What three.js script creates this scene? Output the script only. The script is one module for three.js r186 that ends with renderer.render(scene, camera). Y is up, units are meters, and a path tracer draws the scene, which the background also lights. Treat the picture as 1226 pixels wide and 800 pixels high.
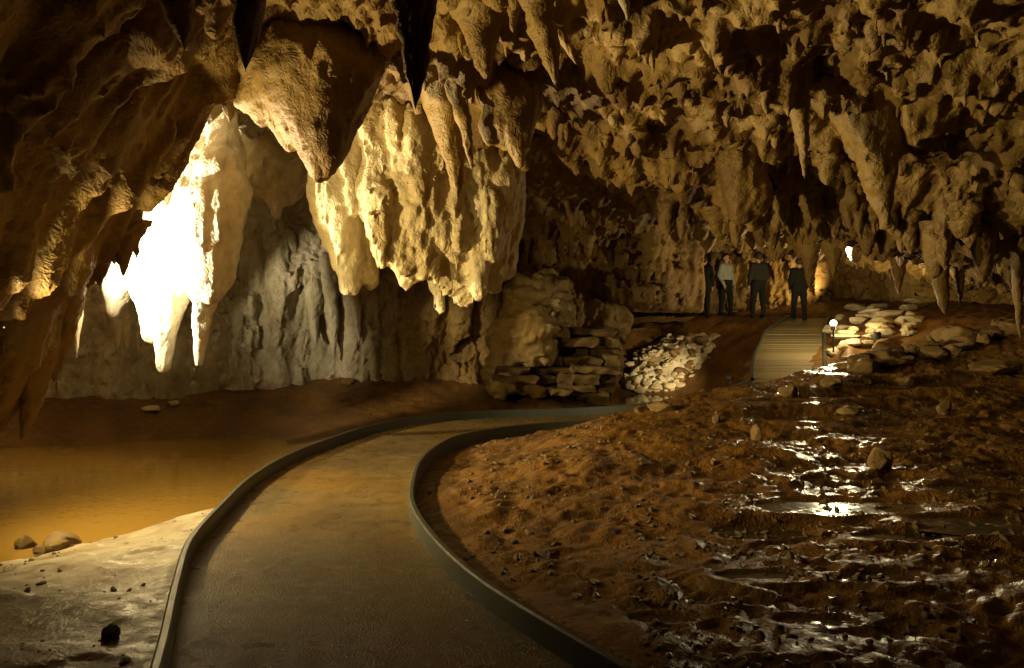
import * as THREE from 'three';
import { mergeGeometries } from 'three/addons/utils/BufferGeometryUtils.js';

// ---------------------------------------------------------------- camera, sky, exposure
const scene = new THREE.Scene();
const FOCAL = 942, CX = 613, CY = 400, EYE = 1.7;
const camera = new THREE.PerspectiveCamera(2 * Math.atan(400 / FOCAL) * 180 / Math.PI, 1024 / 668, 0.05, 120);
camera.position.set(0, EYE, 0);
camera.lookAt(0, EYE, -10);
scene.add(camera);
scene.background = new THREE.Color(0, 0, 0);          // underground: no sky reaches this chamber
const renderer = new THREE.WebGLRenderer({ antialias: true });
renderer.toneMapping = THREE.LinearToneMapping;
renderer.toneMappingExposure = 0.8;
renderer.shadowMap.enabled = true;

const WARM_WHITE = [1.0, 0.84, 0.52], GOLD = [1.0, 0.755, 0.32], AMBER = [1.0, 0.72, 0.3];
const POWER = { flood: 290, ramp: 13, can: 42, mound: 50, alcove: 18, knob: 14, floor: 105, glare: 75, roof: 265 };

// ---------------------------------------------------------------- helpers: numbers and noise
function rng(seed) { let a = seed >>> 0; return () => { a = (a + 0x6D2B79F5) | 0; let t = Math.imul(a ^ (a >>> 15), 1 | a); t = (t + Math.imul(t ^ (t >>> 7), 61 | t)) ^ t; return ((t ^ (t >>> 14)) >>> 0) / 4294967296; }; }
const PERM = new Uint8Array(512), VAL = new Float32Array(256);
{ const r = rng(7); const p = [...Array(256).keys()]; for (let i = 255; i > 0; i--) { const j = Math.floor(r() * (i + 1)); [p[i], p[j]] = [p[j], p[i]]; } for (let i = 0; i < 512; i++) PERM[i] = p[i & 255]; for (let i = 0; i < 256; i++) VAL[i] = r(); }
const lerp = (a, b, t) => a + (b - a) * t;
const G3 = new Float32Array(256 * 3);
{ const r = rng(19); for (let i = 0; i < 256; i++) { const z = r() * 2 - 1, a = r() * 2 * Math.PI, q = Math.sqrt(1 - z * z); G3[i * 3] = q * Math.cos(a); G3[i * 3 + 1] = q * Math.sin(a); G3[i * 3 + 2] = z; } }
const grad = (h, x, y, z) => { h *= 3; return G3[h] * x + G3[h + 1] * y + G3[h + 2] * z; };
function N(x, y, z) {                                   // gradient noise, 0..1
  const xf = Math.floor(x), yf = Math.floor(y), zf = Math.floor(z), u = x - xf, v = y - yf, w = z - zf;
  const a = u * u * u * (u * (u * 6 - 15) + 10), b = v * v * v * (v * (v * 6 - 15) + 10), c = w * w * w * (w * (w * 6 - 15) + 10);
  const X = xf & 255, Y = yf & 255, Z = zf & 255;
  const A = PERM[X] + Y, B = PERM[X + 1] + Y, a0 = PERM[A & 511] + Z, a1 = PERM[(A + 1) & 511] + Z, b0 = PERM[B & 511] + Z, b1 = PERM[(B + 1) & 511] + Z;
  const x00 = lerp(grad(PERM[a0], u, v, w), grad(PERM[b0], u - 1, v, w), a), x10 = lerp(grad(PERM[a1], u, v - 1, w), grad(PERM[b1], u - 1, v - 1, w), a);
  const x01 = lerp(grad(PERM[a0 + 1], u, v, w - 1), grad(PERM[b0 + 1], u - 1, v, w - 1), a), x11 = lerp(grad(PERM[a1 + 1], u, v - 1, w - 1), grad(PERM[b1 + 1], u - 1, v - 1, w - 1), a);
  const q = 0.5 + 0.78 * lerp(lerp(x00, x10, b), lerp(x01, x11, b), c);
  return q < 0 ? 0 : q > 1 ? 1 : q;
}
const fbm = (x, y, z, o = 4) => { let s = 0, a = 0.5, n = 0; for (let i = 0; i < o; i++) { s += a * N(x, y, z); n += a; a *= 0.5; const t = x; x = (x * 0.8 - z * 0.6) * 2.03 + 11.3; z = (t * 0.6 + z * 0.8) * 2.03 + 3.1; y = y * 2.03 + 5.7; } return s / n; };
const billow = (x, y, z) => Math.abs(2 * N(x, y, z) - 1);
// crumpled stone: warped so that no lattice shows
function crumple(x, y, z) { const a = 2.2 * (N(x * 0.43, y * 0.43, z * 0.43 + 7) - 0.5), b = 2.2 * (N(z * 0.43 + 3, x * 0.43, y * 0.43) - 0.5); const u = x * 0.8 - z * 0.6 + a, w = x * 0.6 + z * 0.8 + b, v = y + a - b; return 0.62 * Math.abs(2 * N(u, v, w) - 1) + 0.38 * N(w * 2.17 + 5 - v, v * 2.3 + u, u * 2.17); }
const clamp = (x, a, b) => x < a ? a : x > b ? b : x;
const sstep = (a, b, x) => { const t = clamp((x - a) / (b - a), 0, 1); return t * t * (3 - 2 * t); };
const smin = (a, b, k) => { const h = clamp(0.5 + 0.5 * (b - a) / k, 0, 1); return b + (a - b) * h - k * h * (1 - h); };
const smax = (a, b, k) => -smin(-a, -b, k);
const V = (x, y, z) => new THREE.Vector3(x, y, z);
// a place in the cave from the direction it is seen in and its distance ahead
const at = (px, py, d) => V((px - CX) * d / FOCAL, EYE + (CY - py) * d / FOCAL, -d);
function table(xs, ys) { return x => { if (x <= xs[0]) return ys[0]; for (let i = 1; i < xs.length; i++) if (x < xs[i]) { const t = (x - xs[i - 1]) / (xs[i] - xs[i - 1]); return lerp(ys[i - 1], ys[i], t * t * (3 - 2 * t)); } return ys[ys.length - 1]; }; }

// ---------------------------------------------------------------- helpers: objects
const taken = {};
function numbered(name) { const n = taken[name] = (taken[name] ?? -1) + 1; return n ? `${name}_${String(n).padStart(3, '0')}` : name; }
function add(o, name, parent) {
  o.name = parent ? name : numbered(name); (parent ?? scene).add(o);
  if (o.isMesh) { o.castShadow = o.receiveShadow = true; }
  return o;
}
function mesh(name, geo, mat, parent) { return add(new THREE.Mesh(geo, mat), name, parent); }
function tag(o, label, category, group) { o.userData.label = label; o.userData.category = category; if (group) o.userData.group = group; return o; }
function struct(o) { o.userData.kind = 'structure'; return o; }
function group(name, pos) { const g = add(new THREE.Group(), name); g.position.copy(pos); return g; }

// ---------------------------------------------------------------- helpers: surfaces of solid fields (f > 0 is air)
function nets(f, lo, hi, cell, reach = 1.35) {
  const B = 6, S = B + 1, nb = [0, 1, 2].map(i => Math.max(1, Math.ceil((hi[i] - lo[i]) / cell / B)));
  const blocks = new Map(), pos = [], rad = 0.5 * Math.sqrt(3) * B * cell * reach;
  const key = (a, b, c) => (c * nb[1] + b) * nb[0] + a;
  for (let c = 0; c < nb[2]; c++) for (let b = 0; b < nb[1]; b++) for (let a = 0; a < nb[0]; a++) {
    const x0 = lo[0] + a * B * cell, y0 = lo[1] + b * B * cell, z0 = lo[2] + c * B * cell, h = B * cell / 2;
    if (Math.abs(f(x0 + h, y0 + h, z0 + h)) > rad) continue;
    const v = new Float32Array(S * S * S); let neg = 0, n = 0;
    for (let k = 0; k < S; k++) for (let j = 0; j < S; j++) for (let i = 0; i < S; i++) { const q = v[n++] = f(lo[0] + (a * B + i) * cell, lo[1] + (b * B + j) * cell, lo[2] + (c * B + k) * cell); if (q < 0) neg++; }
    if (neg && neg < n) blocks.set(key(a, b, c), { a, b, c, v, id: new Int32Array(B * B * B).fill(-1) });
  }
  const E = [[0, 1], [2, 3], [4, 5], [6, 7], [0, 2], [1, 3], [4, 6], [5, 7], [0, 4], [1, 5], [2, 6], [3, 7]];
  const g = new Float32Array(8);
  for (const bl of blocks.values()) for (let k = 0; k < B; k++) for (let j = 0; j < B; j++) for (let i = 0; i < B; i++) {
    let m = 0; for (let q = 0; q < 8; q++) { g[q] = bl.v[((k + (q >> 2)) * S + j + ((q >> 1) & 1)) * S + i + (q & 1)]; if (g[q] < 0) m |= 1 << q; }
    if (m === 0 || m === 255) continue;
    let x = 0, y = 0, z = 0, n = 0;
    for (const [p, q] of E) if (((m >> p) ^ (m >> q)) & 1) { const t = g[p] / (g[p] - g[q]); x += (p & 1) + t * ((q & 1) - (p & 1)); y += ((p >> 1) & 1) + t * (((q >> 1) & 1) - ((p >> 1) & 1)); z += (p >> 2) + t * ((q >> 2) - (p >> 2)); n++; }
    bl.id[(k * B + j) * B + i] = pos.length / 3;
    pos.push(lo[0] + (bl.a * B + i + x / n) * cell, lo[1] + (bl.b * B + j + y / n) * cell, lo[2] + (bl.c * B + k + z / n) * cell);
  }
  const idAt = (i, j, k) => { if (i < 0 || j < 0 || k < 0) return -1; const bl = blocks.get(key((i / B) | 0, (j / B) | 0, (k / B) | 0)); return bl && i < nb[0] * B && j < nb[1] * B ? bl.id[((k % B) * B + j % B) * B + i % B] : -1; };
  const idx = [];
  const quad = (a, b, c, d, flip) => { if (a < 0 || b < 0 || c < 0 || d < 0) return; if (flip) idx.push(a, c, b, a, d, c); else idx.push(a, b, c, a, c, d); };
  for (const bl of blocks.values()) for (let k = 0; k < B; k++) for (let j = 0; j < B; j++) for (let i = 0; i < B; i++) {
    const o = (k * S + j) * S + i, s = bl.v[o] < 0, I = bl.a * B + i, J = bl.b * B + j, K = bl.c * B + k;
    if (s !== bl.v[o + 1] < 0) quad(idAt(I, J, K), idAt(I, J - 1, K), idAt(I, J - 1, K - 1), idAt(I, J, K - 1), !s === false ? true : false);
    if (s !== bl.v[o + S] < 0) quad(idAt(I, J, K), idAt(I, J, K - 1), idAt(I - 1, J, K - 1), idAt(I - 1, J, K), !s === false ? true : false);
    if (s !== bl.v[o + S * S] < 0) quad(idAt(I, J, K), idAt(I - 1, J, K), idAt(I - 1, J - 1, K), idAt(I, J - 1, K), !s === false ? true : false);
  }
  return { pos: new Float32Array(pos), idx: new Uint32Array(idx) };
}
// finish a raw surface: fine relief along the normal, colours of the stone, uv in metres by the axis each face points along
function finish(raw, colour, relief = 0, tile = 1.2, relFreq = 9) {
  let g = new THREE.BufferGeometry();
  g.setAttribute('position', new THREE.BufferAttribute(raw.pos, 3)); g.setIndex(new THREE.BufferAttribute(raw.idx, 1));
  g.computeVertexNormals();
  if (relief) {
    const p = raw.pos, n = g.attributes.normal.array;
    for (let i = 0; i < p.length; i += 3) {
      const x = p[i], y = p[i + 1], z = p[i + 2];
      const h = relief * 1.6 * (crumple(x * relFreq, y * relFreq * 0.75, z * relFreq) - 0.36);
      p[i] += n[i] * h; p[i + 1] += n[i + 1] * h; p[i + 2] += n[i + 2] * h;
    }
    g.computeVertexNormals();
  }
  const p = raw.pos, nn = g.attributes.normal.array, idx = raw.idx;
  const P = [], Q = [], U = [], C = [], I = new Uint32Array(idx.length), map = new Map(), c = [0, 0, 0];
  for (let t = 0; t < idx.length; t += 3) {
    const a = idx[t] * 3, b = idx[t + 1] * 3, d = idx[t + 2] * 3;
    const nx = Math.abs(nn[a] + nn[b] + nn[d]), ny = Math.abs(nn[a + 1] + nn[b + 1] + nn[d + 1]), nz = Math.abs(nn[a + 2] + nn[b + 2] + nn[d + 2]);
    const ax = nx > ny ? (nx > nz ? 0 : 2) : (ny > nz ? 1 : 2);
    for (let k = 0; k < 3; k++) {
      const v = idx[t + k], kk = v * 3 + ax; let id = map.get(kk);
      if (id === undefined) {
        id = P.length / 3; map.set(kk, id);
        const x = p[v * 3], y = p[v * 3 + 1], z = p[v * 3 + 2];
        P.push(x, y, z); Q.push(nn[v * 3], nn[v * 3 + 1], nn[v * 3 + 2]);
        if (ax === 0) U.push(z / tile, y / tile); else if (ax === 1) U.push(x / tile, z / tile); else U.push(x / tile, y / tile);
        colour(x, y, z, c); C.push(c[0], c[1], c[2]);
      }
      I[t + k] = id;
    }
  }
  g = new THREE.BufferGeometry();
  g.setAttribute('position', new THREE.Float32BufferAttribute(P, 3)); g.setAttribute('normal', new THREE.Float32BufferAttribute(Q, 3));
  g.setAttribute('uv', new THREE.Float32BufferAttribute(U, 2)); g.setAttribute('color', new THREE.Float32BufferAttribute(C, 3));
  g.setIndex(new THREE.BufferAttribute(I, 1));
  return g;
}
function shiftGeo(g, o) { g.translate(-o.x, -o.y, -o.z); return g; }

// ---------------------------------------------------------------- textures (fine relief only) and materials
function noiseTexture(size, fn, srgb) {
  const data = new Uint8Array(size * size * 4);
  for (let j = 0; j < size; j++) for (let i = 0; i < size; i++) { const v = fn(i / size, j / size), k = (j * size + i) * 4; const q = clamp(Math.round(v * 255), 0, 255); data[k] = data[k + 1] = data[k + 2] = q; data[k + 3] = 255; }
  const t = new THREE.DataTexture(data, size, size); t.wrapS = t.wrapT = THREE.RepeatWrapping; t.magFilter = THREE.LinearFilter; t.minFilter = THREE.LinearFilter; t.needsUpdate = true;
  return t;
}
// noise that tiles: two circles in four dimensions are too dear, so blend across the seams
function tiling(f) { return (u, v) => { const a = f(u, v), b = f(u - 1, v), c = f(u, v - 1), d = f(u - 1, v - 1); return (a * (1 - u) + b * u) * (1 - v) + (c * (1 - u) + d * u) * v; }; }
const rockBump = noiseTexture(512, tiling((u, v) => 0.5 * fbm(u * 9, v * 9, 1, 5) + 0.38 * crumple(u * 16, v * 16, 3) + 0.12 * crumple(u * 50, v * 50, 9)));
const mudBump = noiseTexture(512, tiling((u, v) => 0.45 * fbm(u * 12, v * 12, 21, 5) + 0.4 * crumple(u * 20, v * 18, 23) + 0.15 * crumple(u * 60, v * 60, 29)));
const gritBump = noiseTexture(1024, tiling((u, v) => 0.25 * fbm(u * 10, v * 10, 41, 3) + 0.5 * crumple(u * 80, v * 80, 43) + 0.25 * N(u * 240, v * 240 + 0.7 * u, 47.5)));
const gritRough = noiseTexture(512, tiling((u, v) => 0.1 + 0.8 * sstep(0.3, 0.68, fbm(u * 7, v * 7, 51, 5)) + 0.18 * N(u * 90, v * 90, 53)));
const wetRough = noiseTexture(512, tiling((u, v) => 0.12 + 0.75 * sstep(0.3, 0.75, fbm(u * 8, v * 8, 61, 5))));
const dampRough = noiseTexture(512, tiling((u, v) => 0.3 + 0.6 * sstep(0.3, 0.7, fbm(u * 8, v * 8, 65, 5))));
const rippleBump = noiseTexture(512, tiling((u, v) => 0.7 * fbm(u * 5, v * 9, 71, 3) + 0.3 * N(u * 20, v * 34, 73)));
const M = {
  rock: new THREE.MeshStandardMaterial({ vertexColors: true, roughness: 0.78, bumpMap: rockBump, bumpScale: 0.035 }),
  wall: new THREE.MeshStandardMaterial({ vertexColors: true, roughness: 0.72, bumpMap: rockBump, bumpScale: 0.075 }),
  flow: new THREE.MeshStandardMaterial({ vertexColors: true, roughness: 0.62, bumpMap: rockBump, bumpScale: 0.06 }),
  wetRock: new THREE.MeshStandardMaterial({ vertexColors: true, roughness: 0.35, bumpMap: rockBump, bumpScale: 0.02 }),
  mud: new THREE.MeshStandardMaterial({ vertexColors: true, roughness: 1, roughnessMap: dampRough, bumpMap: mudBump, bumpScale: 0.03 }),
  wet: new THREE.MeshStandardMaterial({ vertexColors: true, roughness: 0.7, roughnessMap: wetRough, bumpMap: mudBump, bumpScale: 0.055 }),
  shore: new THREE.MeshStandardMaterial({ vertexColors: true, roughness: 0.7, roughnessMap: dampRough, bumpMap: mudBump, bumpScale: 0.016 }),
  path: new THREE.MeshStandardMaterial({ vertexColors: true, roughness: 0.6, roughnessMap: gritRough, bumpMap: gritBump, bumpScale: 0.03 }),
  kerb: new THREE.MeshStandardMaterial({ color: new THREE.Color().setRGB(0.062, 0.064, 0.05), roughness: 0.38, bumpMap: gritBump, bumpScale: 0.003 }),
  pond: new THREE.MeshPhysicalMaterial({ color: new THREE.Color().setRGB(0.27, 0.16, 0.034), roughness: 0.035, bumpMap: rippleBump, bumpScale: 0.006, ior: 1.33 }),
  puddle: new THREE.MeshPhysicalMaterial({ color: new THREE.Color().setRGB(0.05, 0.04, 0.022), roughness: 0.2, bumpMap: rippleBump, bumpScale: 0.03, ior: 1.33 }),
  board: new THREE.MeshStandardMaterial({ color: new THREE.Color().setRGB(0.26, 0.21, 0.1), roughness: 0.42, bumpMap: gritBump, bumpScale: 0.006 }),
  boardDark: new THREE.MeshStandardMaterial({ color: new THREE.Color().setRGB(0.2, 0.16, 0.08), roughness: 0.5, bumpMap: gritBump, bumpScale: 0.006 }),
  metal: new THREE.MeshStandardMaterial({ color: new THREE.Color().setRGB(0.06, 0.06, 0.055), roughness: 0.5, metalness: 0.6 }),
  cable: new THREE.MeshStandardMaterial({ color: new THREE.Color().setRGB(0.02, 0.02, 0.02), roughness: 0.6 }),
  skin: new THREE.MeshStandardMaterial({ color: new THREE.Color().setRGB(0.45, 0.27, 0.18), roughness: 0.6 }),
  hair: new THREE.MeshStandardMaterial({ color: new THREE.Color().setRGB(0.03, 0.02, 0.012), roughness: 0.7 }),
  darkCloth: new THREE.MeshStandardMaterial({ color: new THREE.Color().setRGB(0.005, 0.005, 0.005), roughness: 0.95 }),
  greyCloth: new THREE.MeshStandardMaterial({ color: new THREE.Color().setRGB(0.022, 0.02, 0.016), roughness: 0.95 }),
  paleCloth: new THREE.MeshStandardMaterial({ color: new THREE.Color().setRGB(0.3, 0.33, 0.3), roughness: 0.9 }),
};
const glow = (c, s) => new THREE.MeshStandardMaterial({ color: 0x000000, emissive: new THREE.Color().setRGB(...c), emissiveIntensity: s });

// colours of the stone: pale calcite, ochre-stained limestone, brown clay film, grey patches
const WHITE = [0.74, 0.68, 0.54], PALE = [0.56, 0.5, 0.38], OCHRE = [0.235, 0.145, 0.032], BROWN = [0.14, 0.072, 0.018], GREY = [0.33, 0.29, 0.19];
function mix3(c, a, b, t) { c[0] = lerp(a[0], b[0], t); c[1] = lerp(a[1], b[1], t); c[2] = lerp(a[2], b[2], t); }
function stain(x, y, z, c, from, to, amount) {
  const n = fbm(x * 0.9 + 3, y * 0.7, z * 0.9, 4), m = fbm(x * 3.1, y * 1.4, z * 3.1 + 9, 3);
  mix3(c, from, to, sstep(0.32, 0.68, n) * amount);
  const g = sstep(0.55, 0.75, m) * 0.5; c[0] = lerp(c[0], BROWN[0], g); c[1] = lerp(c[1], BROWN[1], g); c[2] = lerp(c[2], BROWN[2], g);
  const s = 0.82 + 0.36 * N(x * 11, y * 8, z * 11); c[0] *= s; c[1] *= s; c[2] *= s;
}
const paleStone = (x, y, z, c) => stain(x, y, z, c, [0.6, 0.52, 0.34], [0.5, 0.38, 0.18], 0.8);
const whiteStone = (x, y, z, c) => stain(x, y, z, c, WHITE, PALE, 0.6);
const ochreStone = (x, y, z, c) => stain(x, y, z, c, OCHRE, [0.13, 0.07, 0.014], 1);
const greyStone = (x, y, z, c) => stain(x, y, z, c, GREY, PALE, 0.8);
const mudStone = (x, y, z, c) => { const n = fbm(x * 1.3, y, z * 1.3 + 40, 4); mix3(c, [0.18, 0.086, 0.016], [0.105, 0.05, 0.01], sstep(0.3, 0.7, n)); };
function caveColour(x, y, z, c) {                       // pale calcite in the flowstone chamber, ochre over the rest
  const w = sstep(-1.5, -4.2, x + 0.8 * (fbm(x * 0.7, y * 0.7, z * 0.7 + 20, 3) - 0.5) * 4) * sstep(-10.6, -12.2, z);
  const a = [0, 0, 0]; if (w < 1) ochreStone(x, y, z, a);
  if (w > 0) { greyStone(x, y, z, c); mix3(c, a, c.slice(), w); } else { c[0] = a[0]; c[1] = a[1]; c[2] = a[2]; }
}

// ---------------------------------------------------------------- the rock shell of the cave
const HX = [-10, -8, -4, 0, 4, 8, 12], HD = [-6, 0, 6, 9, 11, 13, 16, 19, 22, 26];
const HT = [
  [5.2, 5.5, 6.0, 6.2, 6.0, 5.4, 5.0], [5.2, 5.6, 6.2, 6.4, 6.2, 5.6, 5.0], [5.0, 5.3, 5.9, 6.0, 5.8, 5.2, 4.6], [5.0, 5.2, 5.6, 5.7, 5.5, 4.9, 4.2],
  [5.2, 5.4, 5.6, 5.4, 5.0, 4.2, 3.4], [5.2, 5.5, 5.4, 5.0, 4.3, 3.1, 2.5], [5, 5, 5.0, 4.6, 4.35, 3.6, 2.5], [4.6, 4.6, 4.6, 4.5, 4.7, 4.4, 2.8], [4, 4, 4, 4, 4.5, 4.5, 3.2], [3.6, 3.6, 3.6, 3.8, 4.2, 4.2, 3.2]];
function ceilingAt(x, d) {
  let i = 0, j = 0; while (i < HX.length - 2 && x > HX[i + 1]) i++; while (j < HD.length - 2 && d > HD[j + 1]) j++;
  let u = clamp((x - HX[i]) / (HX[i + 1] - HX[i]), 0, 1), v = clamp((d - HD[j]) / (HD[j + 1] - HD[j]), 0, 1); u = u * u * (3 - 2 * u); v = v * v * (3 - 2 * v);
  return lerp(lerp(HT[j][i], HT[j][i + 1], u), lerp(HT[j + 1][i], HT[j + 1][i + 1], u), v);
}
const backUpper = table([-11, -8, -6, -4, -1.5, 1, 3, 4.5, 5.2, 8, 10, 12], [14, 15.6, 17.2, 18, 18.2, 18.1, 18.2, 18.8, 24.5, 25, 24.5, 21]);
const backLower = table([-11, -8, -6, -4, -1.5, 1, 2.2, 3.1, 5.2, 8, 10, 12], [14, 15.6, 17.2, 18, 18.4, 18.3, 18.6, 23.5, 24.5, 25, 24.5, 21]);
const leanLine = table([-9, -6.55, -6.1, -5.75, -5.3, -4.6, -3.6, -2.2, 0, 3], [0.3, 0.5, 1.0, 1.55, 2.4, 3.55, 4.75, 6.6, 9, 12]);
function air(x, y, z) {                                 // > 0 in the open, < 0 in rock
  const d = -z;
  const up = sstep(1.6, 2.3, y);
  const bu = backUpper(x), bl = up < 1 ? backLower(x) : bu;
  const back = z + lerp(bl, bu, up);
  const ceil = (ceilingAt(x, d) - y) * 0.86;
  const right = 12.4 - x, left = x + lerp(7.5, 10.5, sstep(9.5, 12, d));
  let a = smin(smin(ceil, back, 0.9), smin(right, left, 0.9), 0.9);
  // the leaning wall: rock above a slope that falls to the left, ending in a ragged edge
  const slope = (leanLine(x) - y) * 0.62;
  const lean = smax(slope, d - 10.15 - 0.8 * (N(x * 0.8, y * 0.8, 5) - 0.5), 0.35);
  a = smin(a, lean, 0.5);
  a = smin(a, 4.5 - z, 0.6);
  a = Math.max(a, 0.85 - Math.hypot(x + 5.8, y - 1.25, z + 8.5));       // the niche of the roof lamp
  if (a > 1.7 || a < -1.4) return a;
  // relief
  let r = 0.6 * (N(x * 0.6 + 7, y * 0.6, z * 0.6) - 0.5) + 0.3 * (billow(x * 1.25, y * 0.8, z * 1.25) - 0.3);
  const wl = sstep(1.2, -0.3, slope) * sstep(11, 10.2, d);
  const hanging = sstep(1.2, 3, y) * (1 - sstep(0.0, 0.5, 0.3 - slope)) * (1 - wl);
  const t = N(x * 2.1, y * 0.3, z * 2.1); r += hanging * 0.5 * t * t * t;
  const t2 = N(x * 4.6 + 9, y * 0.7, z * 4.6); r += hanging * 0.3 * t2 * t2; const t3 = N(x * 8.6 + 3 * t, y * 1.5, z * 8.6); r += hanging * 0.2 * t3 * t3;
  r *= 1 - 0.5 * wl; r += (1 - 0.6 * wl) * (0.2 * crumple(x * 2.9, y * 2.2, z * 2.9) + 0.16 * crumple(x * 6.1, y * 4.6, z * 6.1) + 0.06 * crumple(x * 11, y * 8, z * 11) - 0.12);
  if (wl > 0) { const s = x * 0.5 + y * 0.86; const zz = z + 0.5 * N(s * 0.7, z * 0.6, 3); r += wl * (0.62 * (billow(zz * 1.7, s * 0.22, slope * 0.4) - 0.3) + 0.26 * billow(zz * 4.6, s * 0.4, slope) + 0.08 * billow(zz * 10, s * 0.8, slope)); }
  const bw = sstep(1.6, 0.2, back + up * 0) * (1 - sstep(3.4, 4.2, y));   // far wall: flutes on the left, beds on the right
  if (bw > 0) {
    const rt = sstep(-1.2, 0.8, x);
    r += bw * (1 - rt) * (0.42 * (billow(x * 1.7, y * 0.26, z) - 0.3) + 0.12 * billow(x * 4.8, y * 0.6, z));
    r += bw * rt * (0.34 * (N(x * 0.5, y * 2.7 + 0.3 * x, z * 0.5) - 0.5) + 0.14 * billow(x * 0.9, y * 5.5 + 0.4 * x, z * 0.9));
  }
  return a - r;
}
console.log('shell');
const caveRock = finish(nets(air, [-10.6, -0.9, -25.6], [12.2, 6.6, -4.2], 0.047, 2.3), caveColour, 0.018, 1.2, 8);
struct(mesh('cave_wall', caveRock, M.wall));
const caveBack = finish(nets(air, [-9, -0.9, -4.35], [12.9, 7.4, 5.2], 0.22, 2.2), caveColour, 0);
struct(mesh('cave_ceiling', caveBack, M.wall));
console.log('shell tris', caveRock.index.count / 3, caveBack.index.count / 3);
function seen(px, py, from = 3) {                       // where the rock lies in a direction
  const dir = at(px, py, 1).sub(V(0, EYE, 0)); let t = from;
  for (let i = 0; i < 400; i++) { const a = air(dir.x * t, EYE + dir.y * t, dir.z * t); if (a < 0.015) break; t += clamp(a * 0.45, 0.012, 0.4); if (t > 26) break; }
  return t;
}

// ---------------------------------------------------------------- the ground
function thinPlate(pts) {
  const n = pts.length, m = n + 3, A = Array.from({ length: m }, () => new Float64Array(m + 1));
  const U = r2 => r2 < 1e-9 ? 0 : 0.5 * r2 * Math.log(r2);
  for (let i = 0; i < n; i++) { for (let j = 0; j < n; j++) A[i][j] = U((pts[i][0] - pts[j][0]) ** 2 + (pts[i][1] - pts[j][1]) ** 2) + (i === j ? 0.02 : 0); A[i][n] = A[n][i] = 1; A[i][n + 1] = A[n + 1][i] = pts[i][0]; A[i][n + 2] = A[n + 2][i] = pts[i][1]; A[i][m] = pts[i][2]; }
  for (let c = 0; c < m; c++) { let p = c; for (let r = c + 1; r < m; r++) if (Math.abs(A[r][c]) > Math.abs(A[p][c])) p = r; [A[c], A[p]] = [A[p], A[c]]; for (let r = 0; r < m; r++) if (r !== c) { const q = A[r][c] / A[c][c]; if (q) for (let k = c; k <= m; k++) A[r][k] -= q * A[c][k]; } }
  const w = A.map((row, i) => row[m] / row[i]);
  return (x, d) => { let s = w[n] + w[n + 1] * x + w[n + 2] * d; for (let i = 0; i < n; i++) s += w[i] * U((x - pts[i][0]) ** 2 + (d - pts[i][1]) ** 2); return s; };
}
const EDGE = [ // the path: left edge x, d, right edge x, d, height
  [-0.6, 0.8, 2.2, 1.0, 0], [-1.0, 2, 1.6, 2.0, 0], [-1.4, 3, 0.95, 3, 0], [-1.78, 4.1, 0.33, 4, 0], [-2.1, 5, -0.22, 5, 0], [-2.42, 6, -0.64, 6.1, 0], [-2.65, 7.3, -0.95, 7.3, 0], [-2.83, 8.6, -1.1, 8.6, 0],
  [-2.87, 10, -1.16, 9.8, 0], [-2.72, 11.6, -1.08, 11, 0], [-2.35, 13.4, -0.85, 12.1, 0], [-1.55, 15.1, -0.3, 13, 0], [-0.3, 16, 0.5, 13.75, 0], [1.1, 16.2, 1.6, 14.1, 0.02], [2.6, 16, 2.9, 14.1, 0.14], [4.0, 16.1, 4.4, 14.4, 0.34], [5.0, 16.7, 6.1, 15.6, 0.56]];
const RAMP = [[5.2, 17, 6.7, 16.9, 0.66], [5.6, 18.2, 7.2, 18.1, 1.1], [6.05, 19.2, 7.55, 19, 1.42], [6.5, 20.2, 7.95, 20, 1.7], [7.1, 21.1, 8.4, 21, 1.92], [7.75, 22, 8.9, 22, 2.14]];
const curve = (rows, a, b) => new THREE.CatmullRomCurve3(rows.map(r => V(r[a], r[4], -r[b])), false, 'centripetal');
const leftEdge = curve(EDGE, 0, 1), rightEdge = curve(EDGE, 2, 3), rampLeft = curve(RAMP, 0, 1), rampRight = curve(RAMP, 2, 3);
const mid = [...EDGE, ...RAMP].map(r => [(r[0] + r[2]) / 2, (r[1] + r[3]) / 2, r[4], Math.hypot(r[0] - r[2], r[1] - r[3]) / 2]);
function pathAt(x, d) {                                 // distance past the path's edge (< 0 on it) and its height there
  let best = 1e9, h = 0;
  for (let i = 0; i < mid.length - 1; i++) {
    const a = mid[i], b = mid[i + 1], ux = b[0] - a[0], ud = b[1] - a[1], t = clamp(((x - a[0]) * ux + (d - a[1]) * ud) / (ux * ux + ud * ud), 0, 1);
    const q = Math.hypot(x - a[0] - t * ux, d - a[1] - t * ud) - lerp(a[3], b[3], t);
    if (q < best) { best = q; h = lerp(a[2], b[2], t); }
  }
  return [best, h];
}
const pt = (px, py, d) => { const p = at(px, py, d); return [p.x, d, p.y]; };
const WATER = -0.25, POOL = 0.17;
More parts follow.
